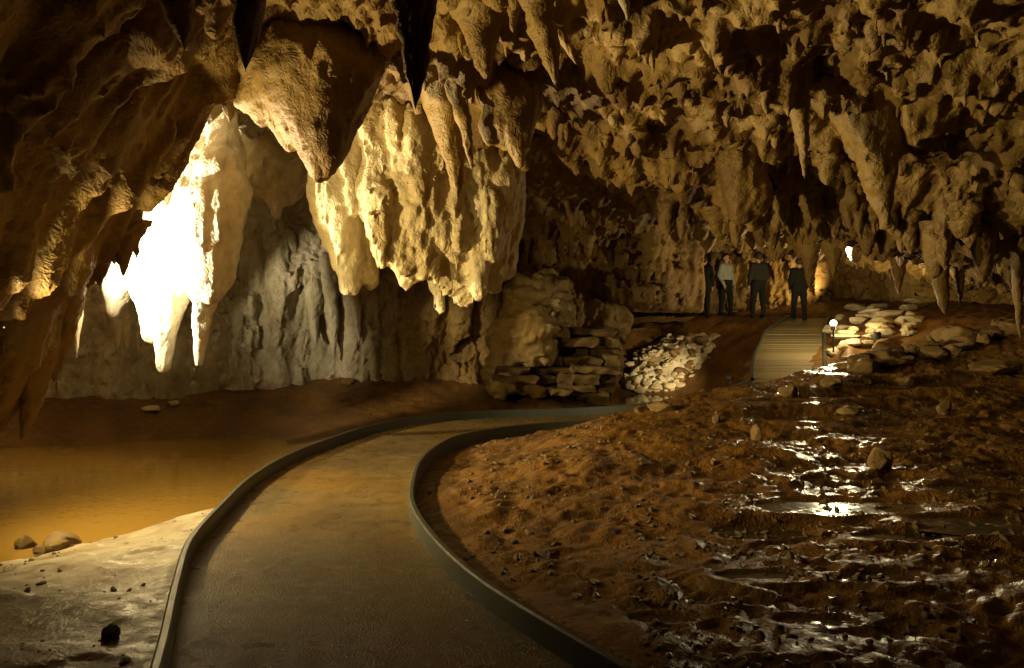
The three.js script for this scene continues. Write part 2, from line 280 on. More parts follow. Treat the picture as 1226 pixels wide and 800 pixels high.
const groundBase = thinPlate([
  // the bank on the right of the path
  pt(700, 510, 11.6), pt(760, 495, 12), pt(830, 480, 12.4), pt(900, 463, 13), pt(1000, 441, 14), pt(1100, 425, 14.5), pt(1226, 385, 15.5),
  pt(600, 575, 8.6), pt(700, 555, 9.0), pt(780, 545, 9.2), pt(650, 650, 6.4), pt(800, 650, 6.3), pt(1000, 610, 7.0), pt(1150, 580, 7.8), pt(900, 520, 10), pt(1000, 500, 11), pt(1150, 480, 12), pt(1220, 440, 13.5),
  pt(560, 640, 6.6), pt(800, 790, 4.1), pt(1100, 780, 4.2), pt(1226, 700, 5.1), [2.5, 2, 0], [5, 2, 0.1], [8, 4, 0.4], [9, 8, 0.6], [11, 12, 1.4], [12, 16, 2.1], [0, 11, 0.1], [-0.75, 9.6, -0.02], [0.8, 13.3, 0.1],
  // far right, the alcove and the slope by the lamps
  pt(1100, 398, 17.5), pt(1180, 380, 17), pt(1040, 422, 17.2), pt(1000, 410, 17.7), pt(1060, 372, 21), pt(1105, 360, 22), [9.5, 24, 2.7], [12, 21, 2.6], [5.2, 22, 2.16], [6.6, 22.2, 2.2], [7.4, 23.2, 2.2], [5.4, 24, 2.3],
  [4.0, 20.6, 0.6], [3.0, 20, 0.05], [3.0, 17.2, 0.08], [4.2, 18.6, 0.0], [2.6, 18.4, 0.02], [4.6, 21.2, 1.5], [3.4, 21.8, 1.6], [6, 18.5, 0.9],
  // the mud flat and the pond on the left
  [-1, 16.8, 0.05], [1, 16.9, 0.1], [-4, 16, 0.05], [-4, 17.8, 0.62], [-2, 18, 0.6], [0.5, 17.8, 0.35], [-6.5, 16.4, 0.3], [-8, 15, 0.3], [-5, 14.6, -0.28], [-7.5, 13.8, -0.32], [-6, 13, -0.5], [-3.6, 14.0, -0.2], [-3.0, 12.6, -0.16],
  [-5, 12, -0.6], [-6.5, 10.5, -0.6], [-4.2, 10.5, -0.55], [-4.2, 9, -0.5], [-6, 8.6, -0.55], [-3.4, 9.5, -0.34], [-3.1, 8.2, -0.13], [-3.3, 7.4, -0.14], [-4.3, 7.2, -0.27], [-5.2, 6.6, -0.3], [-3.0, 6.3, -0.06], [-4, 6.0, -0.12], [-3, 5, -0.05], [-4, 4.5, -0.02], [-2.5, 4, -0.05], [-5, 3.5, 0.1], [-3, 2, 0.1], [-8, 5, 0.4], [-8.5, 9, -0.3], [-10, 12, -0.3], [0, -1, 0], [-4, -2, 0.2], [5, -2, 0.2],
]);
const PUDDLES = [[1000, 607, 0.95, 0.36], [908, 640, 0.5, 0.22], [1180, 582, 0.75, 0.22], [1190, 632, 0.7, 0.34], [985, 745, 0.3, 0.12], [800, 745, 0.26, 0.1], [1100, 462, 1.0, 0.3], [930, 692, 0.42, 0.16], [958, 500, 0.7, 0.3], [1015, 470, 0.8, 0.34], [905, 548, 0.4, 0.16], [1060, 520, 0.6, 0.25], [930, 478, 0.6, 0.3], [1080, 640, 0.4, 0.2], [880, 590, 0.3, 0.14], [1040, 690, 0.4, 0.14]];
const terrace = (h, s, soft) => { const q = h / s, f = Math.floor(q), t = q - f; return (f + sstep(1 - soft, 1, t)) * s; };
function ground(x, d, bare) {
  let h = groundBase(x, d);
  const left = x < -1.2 && d < 16 ? 1 : 0;
  const [q, ph] = pathAt(x, d);
  const away = sstep(0.0, 0.5, q);
  if (left) {
    const shore = sstep(9, 7.6, d);
    const st = N(x * 1.0 + 3, d * 2.2 + x * 0.6, 2), s2 = billow(x * 2.2 + d, d * 5 + x * 1.2, 8);
    const ly = 0.1 * (st - 0.5) + 0.05 * (fbm(x * 1.6 + d * 0.5, d * 3.4 + x, 12, 4) - 0.5);
    h += away * shore * (lerp(ly, terrace(ly + 0.5, 0.03, 0.25) - 0.5, 0.75) + 0.012 * (fbm(x * 9, d * 12, 4, 3) - 0.5));
    h += away * (1 - shore) * 0.07 * (fbm(x * 1.3, d * 1.3, 4, 4) - 0.5);
  } else {
    const flow = sstep(1.3, 3.2, x + 0.6 * (N(x * 0.5, d * 0.5, 31) - 0.5) * 4 + (d - 8) * 0.12) * sstep(16.5, 15, d);
    h += away * (0.22 * (fbm(x * 0.8, d * 0.8, 14, 3) - 0.5) + 0.06 * (billow(x * 1.7, d * 1.7, 17) - 0.3) + 0.07 * (crumple(x * 3.1, d * 3.1, 19) - 0.36) + 0.05 * (crumple(x * 7.3, d * 7.3, 22) - 0.36));
    if (flow > 0) {
      const hh = h + 0.12 * (fbm(x * 0.8 + 5, d * 1.1, 25, 3) - 0.5);
      h = lerp(h, lerp(hh, terrace(hh, 0.06, 0.6), 0.6) + 0.03 * (crumple(x * 6, d * 7, 29) - 0.36), flow * away);
    }
  }
  if (!left && !bare) for (const [, , rx, rd, px, pd, lvl] of PUDDLES) {                       // shallow basins behind low rims
    if (Math.abs(x - px) > rx * 1.6 || Math.abs(d - pd) > rd * 1.6) continue;
    const e = Math.hypot((x - px) / rx, (d - pd) / rd) + 1.1 * (fbm(x * 1.7, d * 2.6, 88, 3) - 0.5);
    h = lerp(h, lvl + 0.045 * (fbm(x * 3.2 + 1.5 * N(x * 2, d * 2, 3), d * 5.5, 91, 4) - 0.6) + 0.03 * sstep(0.75, 1.05, e), 1 - sstep(0.9, 1.5, e));
  }
  if (q < 0.12) h = Math.min(h, ph - 0.05);
  else if (q < 0.5) h = lerp(Math.min(h, ph - 0.02), h, sstep(0.12, 0.5, q));
  return h;
}
PUDDLES.forEach(w => {
  let d = 3.2; for (; d < 15.8; d += 0.02) { const q = at(w[0], w[1], d); if (ground(q.x, d, 1) > q.y) break; }
  const x = at(w[0], w[1], d).x, hs = []; for (let a = 0; a < 24; a++) hs.push(ground(x + w[2] * Math.cos(a * 0.262), d + w[3] * Math.sin(a * 0.262), 1));
  hs.sort((p, q) => p - q); w.push(x, d, hs[8]);
});
function groundColour(x, y, z, c) {
  const d = -z, a = [0, 0, 0];
  mudStone(x, y, z, c);
  if (x < -1.2 && d < 9.4) {                            // bare wet limestone of the shore
    const w = sstep(9.2, 8.0, d + (fbm(x * 1.5, d * 1.5, 6, 3) - 0.5) * 2); greyStone(x * 1.4, y, z * 2, a);
    mix3(c, c.slice(), a, w * (0.45 + 0.5 * sstep(0.35, 0.65, fbm(x * 1.8, d * 2.6, 15, 4))));
  }
}
function sheet(xs, ds, h, colour, tile = 1, keep) {
  const nx = xs.length, nd = ds.length, P = new Float32Array(nx * nd * 3), U = new Float32Array(nx * nd * 2), C = new Float32Array(nx * nd * 3), I = [], c = [0, 0, 0];
  for (let j = 0; j < nd; j++) for (let i = 0; i < nx; i++) {
    const k = j * nx + i, x = xs[i], d = ds[j], y = h(x, d);
    P[k * 3] = x; P[k * 3 + 1] = y; P[k * 3 + 2] = -d; U[k * 2] = x / tile; U[k * 2 + 1] = d / tile;
    colour(x, y, -d, c); C[k * 3] = c[0]; C[k * 3 + 1] = c[1]; C[k * 3 + 2] = c[2];
    if (i && j && (!keep || keep(x, d))) I.push(k - nx - 1, k - nx, k, k - nx - 1, k, k - 1);
  }
  const g = new THREE.BufferGeometry(); g.setAttribute('position', new THREE.BufferAttribute(P, 3)); g.setAttribute('uv', new THREE.BufferAttribute(U, 2)); g.setAttribute('color', new THREE.BufferAttribute(C, 3)); g.setIndex(I); g.computeVertexNormals();
  return g;
}
const span = (a, b, s) => { const n = Math.max(1, Math.round((b - a) / s)), o = []; for (let i = 0; i <= n; i++) o.push(a + (b - a) * i / n); return o; };
const graded = (a, b, s0, s1) => { const o = [a]; let x = a; while (x < b) { x += lerp(s0, s1, clamp((x - a) / (b - a), 0, 1)); o.push(Math.min(x, b)); } return o; };
console.log('ground');
struct(mesh('rock_shore', sheet(span(-8.5, -1.4, 0.035), graded(3.0, 10.0, 0.022, 0.06), ground, groundColour), M.shore));
struct(mesh('mud_flat', sheet(span(-11, -1.2, 0.08), span(10.0, 19, 0.08), ground, groundColour), M.mud));
const isWet = (x, d) => x + 2.2 * (fbm(x * 0.8, d * 0.8, 33, 4) - 0.5) * 2 + (d < 7 ? (d - 7) * 0.7 : (d - 7) * 0.16) > 2.1;
struct(mesh('mud_bank', sheet(span(-1.4, 9.5, 0.04), graded(3.0, 16.0, 0.026, 0.06), ground, groundColour, 1, (x, d) => !isWet(x, d)), M.mud));
struct(mesh('wet_terraces', sheet(span(-1.4, 9.5, 0.04), graded(3.0, 16.0, 0.026, 0.06), ground, groundColour, 1, isWet), M.wet));
struct(mesh('cave_floor', mergeGeometries([
  sheet(span(-1.2, 12.8, 0.09), span(16.0, 25.6, 0.09), ground, groundColour), sheet(span(9.5, 12.8, 0.15), span(3.0, 16.0, 0.15), ground, groundColour), sheet(span(-9, 12.8, 0.25), span(-5, 3.0, 0.25), ground, groundColour), sheet(span(-10.8, -8.5, 0.25), span(3, 10, 0.25), ground, groundColour)]), M.mud));
{ // water: the muddy pond and the far pool
  const disc = (cx, cd, rx, rd, lvl, seed) => { const s = new THREE.Shape(); for (let i = 0; i < 48; i++) { const a = i / 48 * 2 * Math.PI, k = 0.85 + 0.3 * N(Math.cos(a) * 1.6 + seed, Math.sin(a) * 1.6, seed); const x = cx + rx * k * Math.cos(a), d = cd + rd * k * Math.sin(a); i ? s.lineTo(x, d) : s.moveTo(x, d); } const g = new THREE.ShapeGeometry(s); g.rotateX(-Math.PI / 2); g.translate(0, lvl, 0); const u = g.attributes.uv, p = g.attributes.position; for (let i = 0; i < u.count; i++) u.setXY(i, p.getX(i) / 2, p.getZ(i) / 2); return g; };
  const g = new THREE.PlaneGeometry(8.1, 11); g.rotateX(-Math.PI / 2); g.translate(-6.55, WATER, -10.5); const u = g.attributes.uv, p = g.attributes.position; for (let i = 0; i < 4; i++) u.setXY(i, p.getX(i) / 2, p.getZ(i) / 2);
  struct(mesh('pond_water', g, M.pond));
  struct(mesh('pool_water', disc(3.6, 18.0, 1.9, 2.3, POOL, 3), M.pond));
  // shallow puddles caught on the terraces of the bank
  PUDDLES.forEach(([, , rx, rd, x, d, lvl], k) => struct(mesh('puddle_water', disc(x, d, rx * 1.05, rd * 1.05, lvl, k + 5), M.puddle)));
}

// ---------------------------------------------------------------- the path, its kerbs and the boarded ramp
{
  const n = 260, m = 14, P = [], U = [], C = [], I = [], len = 19;
  for (let j = 0; j <= n; j++) {
    const a = leftEdge.getPoint(j / n), b = rightEdge.getPoint(j / n), c = a.clone().lerp(b, 0.5);
    for (let i = 0; i <= m; i++) {
      const p = a.clone().lerp(b, i / m), o = Math.abs(i / m * 2 - 1), k = j * (m + 1) + i;
      P.push(p.x, p.y - 0.012 * (1 - o) + 0.02 * (fbm(p.x * 1.1, p.z * 1.1, 3, 3) - 0.5), p.z); U.push(p.x / 1.4, p.z / 1.4);
      const w = fbm(p.x * 1.2, p.z * 0.9, 77, 4), s = 0.45 + 1.15 * w, f = sstep(0.42, 0.62, fbm(p.x * 0.5, p.z * 0.5, 79, 3));
      C.push(lerp(0.15, 0.2, f) * s, lerp(0.105, 0.12, f) * s, lerp(0.045, 0.03, f) * s);
      if (i && j) I.push(k - m - 2, k - m - 1, k, k - m - 2, k, k - 1);
    }
  }
  const g = new THREE.BufferGeometry(); g.setAttribute('position', new THREE.Float32BufferAttribute(P, 3)); g.setAttribute('uv', new THREE.Float32BufferAttribute(U, 2)); g.setAttribute('color', new THREE.Float32BufferAttribute(C, 3)); g.setIndex(I); g.computeVertexNormals();
  const path = struct(mesh('path', g, M.path));
  const kerbGeo = (cv, t0, t1, side, top, low, w) => {
    const n = 18, prof = [[0, low], [0, top - 0.012], [0.012, top], [w - 0.012, top], [w, top - 0.012], [w, low]], P = [], U = [], I = [], k = prof.length;
    for (let j = 0; j <= n; j++) { const t = lerp(t0, t1, j / n), p = cv.getPoint(t), tg = cv.getTangent(t), out = V(-tg.z, 0, tg.x).normalize().multiplyScalar(side); prof.forEach(([o, h], i) => { P.push(p.x + out.x * o, p.y + h, p.z + out.z * o); U.push(t * 20, (o + h)); if (j && i) { const q = j * k + i; I.push(q - k - 1, q - k, q, q - k - 1, q, q - 1); } }); }
    for (let i = 1; i < k - 1; i++) { I.push(0, i, i + 1, n * k, n * k + i + 1, n * k + i); }
    let g = new THREE.BufferGeometry(); g.setAttribute('position', new THREE.Float32BufferAttribute(P, 3)); g.setAttribute('uv', new THREE.Float32BufferAttribute(U, 2)); g.setIndex(I); g = g.toNonIndexed(); g.computeVertexNormals(); return g;
  };
  for (let i = 0; i < 9; i++) { mesh('kerb', kerbGeo(leftEdge, i / 9 + 0.0001, (i + 1) / 9 - 0.0001, -1, 0.15, -0.12, 0.055), M.kerb, path); mesh('kerb', kerbGeo(rightEdge, i / 9 + 0.0001, (i + 1) / 9 - 0.0001, 1, 0.15, -0.12, 0.055), M.kerb, path); }
  const ramp = add(new THREE.Group(), 'ramp_boardwalk'); tag(ramp, 'boarded ramp with raised edges climbing to the lit alcove', 'ramp');
  const nb = 34, r = rng(91);
  for (let i = 0; i < nb; i++) {
    const t0 = i / nb, t1 = (i + 0.93) / nb, a = rampLeft.getPoint(t0), b = rampRight.getPoint(t0), c = rampLeft.getPoint(t1), d = rampRight.getPoint(t1), up = 0.006 * (r() - 0.5), q = 0.04;
    const P = []; for (const h of [up, up - q]) for (const p of [a, b, d, c]) P.push(p.x, p.y + h, p.z);
    let g = new THREE.BufferGeometry(); g.setAttribute('position', new THREE.Float32BufferAttribute(P, 3)); g.setAttribute('uv', new THREE.Float32BufferAttribute([0, i * 0.3, 1.4, i * 0.3, 1.4, i * 0.3 + 0.15, 0, i * 0.3 + 0.15, 0, i * 0.3, 1.4, i * 0.3, 1.4, i * 0.3 + 0.15, 0, i * 0.3 + 0.15], 2));
    g.setIndex([0, 1, 2, 0, 2, 3, 4, 6, 5, 4, 7, 6, 0, 4, 5, 0, 5, 1, 1, 5, 6, 1, 6, 2, 2, 6, 7, 2, 7, 3, 3, 7, 4, 3, 4, 0]); g = g.toNonIndexed(); g.computeVertexNormals();
    mesh('board', g, r() < 0.35 ? M.boardDark : M.board, ramp);
  }
  for (const cv of [rampLeft, rampRight]) { const pts = cv.getPoints(24).map(p => p.clone().add(V(0, 0.06, 0))); mesh('edge_rail', new THREE.TubeGeometry(new THREE.CatmullRomCurve3(pts), 40, 0.045, 8), M.kerb, ramp); }
}

// ---------------------------------------------------------------- hanging stone
const stoneLook = { white: whiteStone, pale: paleStone, ochre: ochreStone, grey: greyStone };
// one stalactite: a lumpy, fluted, slightly bent cone from root to tip, wider where it leaves the rock
function stalactiteGeo(root, tip, r0, o = {}) {
  const { seg = 22, rings = 26, lump = 0.3, flute = 0.16, blunt = 0.1, belly = 0, squash = 1, look = 'ochre', seed = 1, dome = 0 } = o;
  const L = root.y - tip.y, P = [], idx = [], embed = Math.max(0.18, r0 * 0.8);
  const bx = (N(seed * 3.3, 1, 1) - 0.5) * L * 0.12, bz = (N(seed * 3.3, 7, 1) - 0.5) * L * 0.12;
  for (let j = 0; j <= rings; j++) {
    const t = -embed / L + (1 + embed / L) * j / rings, tt = clamp(t, 0, 1);
    let r = r0 * ((1 - blunt) * Math.pow(1 - tt, 0.85) + blunt * (1 - Math.pow(tt, 9)));
    if (dome) { if (t < 0.3) r *= Math.sqrt(Math.max(0.0004, 1 - ((0.3 - t) / (0.3 + embed / L)) ** 2)); } else if (t < 0.12) r *= 1 + 0.4 * Math.min(1, (0.12 - t) / 0.3) ** 2;
    r *= 1 + belly * Math.sin(Math.PI * Math.pow(tt, 0.8)) - belly * 0.3;
    const cx = lerp(root.x, tip.x, t) + bx * Math.sin(tt * 3.1), cy = root.y - L * t, cz = lerp(root.z, tip.z, t) + bz * Math.sin(tt * 3.1);
    for (let i = 0; i < seg; i++) {
      const a = i / seg * 2 * Math.PI, ca = Math.cos(a), sa = Math.sin(a), s = seed * 5.1, k = 1.6 / Math.max(r0, 0.08);
      const x = ca * r, z = sa * r;
      let m = 1 + lump * (2 * N(x * k * 0.5 + s, cy * k * 0.32, z * k * 0.5) - 1) + lump * 0.9 * (crumple(x * k + s, cy * k * 0.8, z * k) - 0.36) + lump * 0.7 * (N(s, cy * 3.4 / (0.25 + r0), 3) - 0.5) + flute * (billow(ca * 1.9 + s, t * 1.5, sa * 1.9) - 0.4) + flute * 0.7 * (N(ca * 4 + s, t * 3.5, sa * 4) - 0.5);
      if (j === rings) m *= 0.05;
      P.push(cx + x * m, cy, cz + z * m * squash);
      if (j) { const p = j * seg + i, q = j * seg + (i + 1) % seg; idx.push(p - seg, q - seg, q, p - seg, q, p); }
    }
  }
  return finish({ pos: new Float32Array(P), idx: new Uint32Array(idx) }, stoneLook[look], Math.min(0.035, r0 * 0.2), 1.0, 10);
}
let stoneSeed = 1;
// hang one from where the rock is seen in a direction (or at a given distance), reaching down to its tip
function hang(rx, ry, tx, ty, w, label, o = {}, grp, name = 'stalactite') {
  const d = o.d ?? seen(rx, ry) + (o.dome ? w * 0.006 : 0.08);
  const root = at(rx, ry, d), tip = at(tx, ty, d + (o.lean ?? 0));
  if (o.d) { let g = 0; while (air(root.x, root.y, root.z) > -0.05 && g++ < 60) root.y += 0.05; }
  const g = stalactiteGeo(root, tip, w * d / FOCAL / 2, { seed: stoneSeed += 1.37, ...o });
  const s = mesh(name, shiftGeo(g, root), M.flow); s.position.copy(root);
  return tag(s, label, 'stalactite', grp);
}
// a mass of hanging stone: many drips and lobes run together
const cone = (px, py, r, qx, qy, qr, d, dd = 0) => ({ a: at(px, py, d), b: at(qx, qy, d + dd), ra: r * d / FOCAL, rb: qr * d / FOCAL });
function capsule(x, y, z, c) {
  const { a, b } = c, ux = b.x - a.x, uy = b.y - a.y, uz = b.z - a.z, t = clamp(((x - a.x) * ux + (y - a.y) * uy + (z - a.z) * uz) / (ux * ux + uy * uy + uz * uz), 0, 1);
  return Math.hypot(x - a.x - t * ux, y - a.y - t * uy, z - a.z - t * uz) - lerp(c.ra, c.rb, t);
}
function mass(name, cones, cell, relief, look, label, category, o = {}) {
  const { k = 0.12, streak = 1, beds = 0, knob = 1, squash = 1 } = o;
  const lo = [1e9, 1e9, 1e9], hi = [-1e9, -1e9, -1e9];
  for (const c of cones) for (const [p, r] of [[c.a, c.ra], [c.b, c.rb]]) ['x', 'y', 'z'].forEach((n, i) => { lo[i] = Math.min(lo[i], p[n] - r - 0.25); hi[i] = Math.max(hi[i], p[n] + r + 0.25); });
  const f = (x, y, z) => {
    let s = 1e9; for (const c of cones) s = smin(s, capsule(x, y, z, c), k);
    if (s > 0.7 || s < -0.6) return s;
    let r = relief * (1.5 * (N(x * 1.1, y * 0.7, z * 1.1 + 4) - 0.5) + streak * (billow(x * 2.8, y * 0.5, z * 2.8) - 0.4) + streak * 0.9 * crumple(x * 6, y * 1.1, z * 6) + 0.5 * crumple(x * 11, y * 4, z * 11) + knob * 0.6 * (crumple(x * 4.4, y * 3.7, z * 4.4) - 0.2));
    if (beds) r += beds * (billow(x * 0.8, y * 6 + 0.5 * x, z * 0.8) - 0.4);
    return s - r;
  };
  const g = finish(nets(f, lo, hi, cell, 1.5), stoneLook[look], Math.min(0.022, relief * 0.18), 1.0, 6.3);
  const o0 = cones[0].a.clone(), m = mesh(name, shiftGeo(g, o0), M.flow); m.position.copy(o0);
  return tag(m, label, category, o.group);
}
console.log('hanging');
// the blinding curtain behind the leaning wall
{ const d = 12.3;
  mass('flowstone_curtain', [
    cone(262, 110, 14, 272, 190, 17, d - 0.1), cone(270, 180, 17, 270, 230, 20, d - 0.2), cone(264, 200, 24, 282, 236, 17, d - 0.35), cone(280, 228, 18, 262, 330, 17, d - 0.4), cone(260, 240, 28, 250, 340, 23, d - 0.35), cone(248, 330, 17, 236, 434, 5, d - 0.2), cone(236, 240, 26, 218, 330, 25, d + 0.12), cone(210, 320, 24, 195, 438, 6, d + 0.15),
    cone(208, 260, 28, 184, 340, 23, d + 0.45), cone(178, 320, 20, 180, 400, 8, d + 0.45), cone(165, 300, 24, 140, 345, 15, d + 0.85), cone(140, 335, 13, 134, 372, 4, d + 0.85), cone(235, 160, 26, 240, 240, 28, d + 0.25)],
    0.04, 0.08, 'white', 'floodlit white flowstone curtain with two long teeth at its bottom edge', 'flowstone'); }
hang(100, 340, 92, 428, 46, 'short floodlit pale stalactite seen between brown teeth of the leaning wall', { d: 12.6, look: 'white', lump: 0.45, flute: 0.35 });
// bright bulge above and behind it
mass('flowstone_bulge', [cone(320, 90, 60, 320, 190, 46, 15), cone(300, 150, 40, 330, 215, 30, 15), cone(345, 150, 40, 350, 200, 20, 15), cone(350, 190, 16, 352, 232, 3, 15), cone(325, 210, 18, 331, 258, 3, 14.8)], 0.05, 0.1, 'pale', 'rounded pale flowstone bulge above the curtain with two small tips', 'flowstone');
// teeth of the leaning wall
{ const g = 'brown teeth along the leaning wall edge', l = 'brown tooth of rock hanging from the leaning wall edge';
  [[152, 280, 147, 332, 30, 10.1], [122, 290, 120, 345, 36, 10.05], [102, 300, 98, 352, 30, 10.0], [80, 330, 64, 458, 56, 9.9], [42, 400, 25, 527, 52, 9.7], [138, 270, 137, 318, 34, 10.1], [176, 240, 164, 312, 34, 10.15], [50, 370, 44, 470, 40, 9.8]].forEach(([a, b, c, e, w, d], i) => hang(a, b, c, e, w, i === 3 ? 'long brown tooth with a knobbly point on the leaning wall' : i === 4 ? 'lowest pointed tooth of the leaning wall hanging close over the pond' : l, { d, look: 'ochre', lump: 0.32, flute: 0.3, seg: 26, rings: 30 }, i === 3 || i === 4 ? undefined : g)); }
// dark stalactites close overhead
hang(216, -40, 221, 62, 74, 'dark stalactite over the leaning wall, the slimmer of two side by side', { d: 6.0, look: 'ochre', blunt: 0.4, lump: 0.4 });
hang(304, -60, 294, 86, 124, 'broad black stalactite tapering to a point above the pale bulge', { d: 5.6, look: 'ochre', blunt: 0.25, lump: 0.4 });
hang(500, -60, 497, 132, 66, 'long black stalactite with jagged edges alone in front of the ochre ceiling', { d: 5.8, look: 'ochre', lump: 0.55, flute: 0.5, blunt: 0.45, seg: 36, rings: 60 });
hang(268, 40, 275, 148, 60, 'thin dark stalactite pointing at the floodlit curtain top', { d: 10, look: 'ochre' });
hang(245, 60, 250, 150, 70, 'knobbly grey stalactite with white fringed tip beside the leaning wall', { d: 11.2, look: 'grey', blunt: 0.3, lump: 0.4 });
hang(222, -10, 205, 60, 40, 'stubby grey-brown rock knob high over the leaning wall', { d: 10.2, look: 'grey' });
// the wide brown wedge
mass('rock_wedge', [cone(330, 70, 46, 380, 175, 14, 9.7), cone(400, 80, 50, 386, 180, 14, 9.7), cone(365, 90, 56, 386, 170, 20, 9.7), cone(386, 165, 16, 386, 206, 3, 9.6), cone(310, 110, 24, 345, 160, 10, 9.8), cone(345, 155, 8, 347, 172, 2, 9.8), cone(430, 90, 20, 420, 130, 12, 9.8)], 0.038, 0.09, 'ochre', 'wide brown inverted wedge of rock hanging beside the floodlit chamber', 'rock', { k: 0.2 });
// the two-lobed drapery in the middle
{ const d = 12.1;
  mass('drapery', [cone(420, 150, 30, 405, 230, 28, d), cone(402, 215, 26, 402, 260, 22, d), cone(405, 250, 20, 412, 310, 11, d), cone(412, 300, 11, 417, 345, 4, d), cone(395, 240, 16, 398, 290, 8, d + 0.1), cone(432, 200, 14, 436, 290, 8, d + 0.3), cone(440, 280, 8, 442, 335, 3, d + 0.3), cone(420, 190, 12, 424, 250, 3, d - 0.3), cone(396, 200, 12, 390, 262, 3, d - 0.2), cone(412, 230, 10, 408, 300, 2, d - 0.25), cone(428, 160, 12, 440, 215, 2, d - 0.2)], 0.034, 0.1, 'pale', 'cream stalactite lobe with streaked sides, left half of the paired drapery', 'drapery');
  const c = [cone(470, 150, 40, 455, 235, 24, d), cone(490, 170, 44, 500, 260, 34, d), cone(450, 220, 24, 475, 295, 20, d - 0.15), cone(520, 190, 40, 530, 280, 34, d + 0.2), cone(560, 200, 40, 570, 280, 30, d + 0.5), cone(480, 260, 30, 500, 310, 20, d), cone(595, 200, 34, 600, 270, 22, d + 0.8)];
  const r = rng(5); for (let i = 0; i < 44; i++) { const x = 450 + i * 3.7 + (r() - 0.5) * 8, y = 280 + 40 * Math.sin(i / 44 * 2.6) + (r() - 0.5) * 26; c.push(cone(x, y - 26 - r() * 20, 8 + r() * 6, x + 1 + r() * 6, y + 8 + r() * 26, 1.6, d - 0.35 + i * 0.026 + (r() - 0.5) * 0.3)); }
  for (let i = 0; i < 26; i++) { const x = 440 + r() * 165, y = 170 + r() * 110; c.push(cone(x, y - 26, 9 + r() * 6, x + r() * 6, y + 18 + r() * 22, 2, d - 0.42 + (x - 440) * 0.0045)); }
  c.push(cone(570, 300, 12, 573, 350, 3, d + 0.2), cone(520, 320, 12, 528, 372, 2.5, d + 0.6), cone(548, 330, 10, 552, 360, 3, d + 0.5));
  mass('drapery', c, 0.034, 0.11, 'pale', 'massive cream flowstone drapery with a ragged fringe of short drips', 'drapery'); }
// named pendants of the ceiling
hang(532, 120, 548, 238, 52, 'ochre pendant with a thin drip at its end beside the drapery', { look: 'ochre', lump: 0.3, flute: 0.25 });
hang(548, 110, 565, 203, 26, 'narrow ochre streak pendant next to the thin-dripped one', { look: 'ochre' });
hang(513, 150, 515, 196, 24, 'short blunt tip above the drapery', { look: 'ochre', blunt: 0.3 });
hang(575, 30, 582, 96, 50, 'ochre pendant tapering to a neck above the round bulb', { look: 'ochre' });
mass('stalactite_bulb', [cone(597, 70, 12, 598, 110, 14, 10.6), cone(600, 112, 26, 612, 150, 22, 10.6), cone(622, 125, 24, 618, 165, 14, 10.6), cone(616, 160, 12, 623, 196, 3, 10.5), cone(588, 150, 9, 590, 164, 5, 10.5), cone(620, 60, 30, 620, 110, 24, 10.9)], 0.032, 0.07, 'ochre', 'rounded bulb of ochre stone with a drip hanging below its neck', 'stalactite');
hang(645, 10, 666, 106, 40, 'ochre pendant beside a slanting rib of stone', { look: 'ochre', flute: 0.3 });
hang(655, 15, 690, 78, 26, 'thin slanting rib of stone on the ceiling', { look: 'ochre', flute: 0.3 });
hang(745, -10, 752, 26, 16, 'small grey tip high on the middle of the ceiling', { look: 'grey' });
mass('rock_pendant', [cone(895, 110, 34, 885, 190, 22, 12.2), cone(885, 180, 24, 897, 240, 18, 12.2), cone(880, 200, 18, 884, 258, 10, 12.1), cone(898, 230, 14, 902, 270, 6, 12.2)], 0.04, 0.09, 'ochre', 'knobbly ochre pillar of stone hanging over the standing visitors', 'stalactite', { streak: 0.5, knob: 1.8 });
hang(953, 105, 963, 214, 30, 'slim ochre pendant ending in a dark drip between two thick pendants', { lump: 0.35, flute: 0.2 });
mass('rock_pendant', [cone(1030, 60, 46, 1040, 140, 34, 10.8), cone(1062, 80, 46, 1056, 160, 34, 11), cone(1042, 140, 28, 1052, 210, 18, 10.8), cone(1052, 205, 14, 1062, 268, 4, 10.8), cone(998, 95, 18, 1008, 140, 10, 10.9), cone(1090, 80, 50, 1085, 150, 30, 11.3)], 0.04, 0.09, 'ochre', 'largest knobbly pendant of the right ceiling, one side lit and one black', 'stalactite', { streak: 0.6, knob: 1.6 });
hang(1000, 235, 998, 333, 42, 'smooth grey-brown pendant beside the bright spot over the ramp', { d: 15.2, look: 'ochre', lump: 0.16, blunt: 0.14, belly: 0.4 });
hang(968, 255, 970, 347, 34, 'rough brown pendant hanging over the top of the ramp', { d: 15.6, look: 'ochre', blunt: 0.2, belly: 0.3 });
hang(864, 235, 864, 288, 44, 'wide ochre pendant over the pale-jacketed visitor', { d: 17, blunt: 0.25 });
hang(885, 255, 886, 304, 24, 'small ochre pendant left of the dark-clothed visitor', { d: 17.4, blunt: 0.3 });
hang(1075, 270, 1076, 352, 30, 'forked ochre pendant right of the bright spot', { d: 15.6, blunt: 0.2 });
hang(1124, 270, 1132, 378, 44, 'longest pendant over the boulder slope, ending in a thin drip', { d: 14.6, look: 'ochre', lump: 0.35 });
hang(1148, 280, 1150, 364, 26, 'narrow dark pendant over the boulder slope', { d: 14.8 });
hang(1222, 280, 1222, 408, 20, 'lone thin brown pendant over the dark right recess', { d: 12.8, look: 'ochre' });
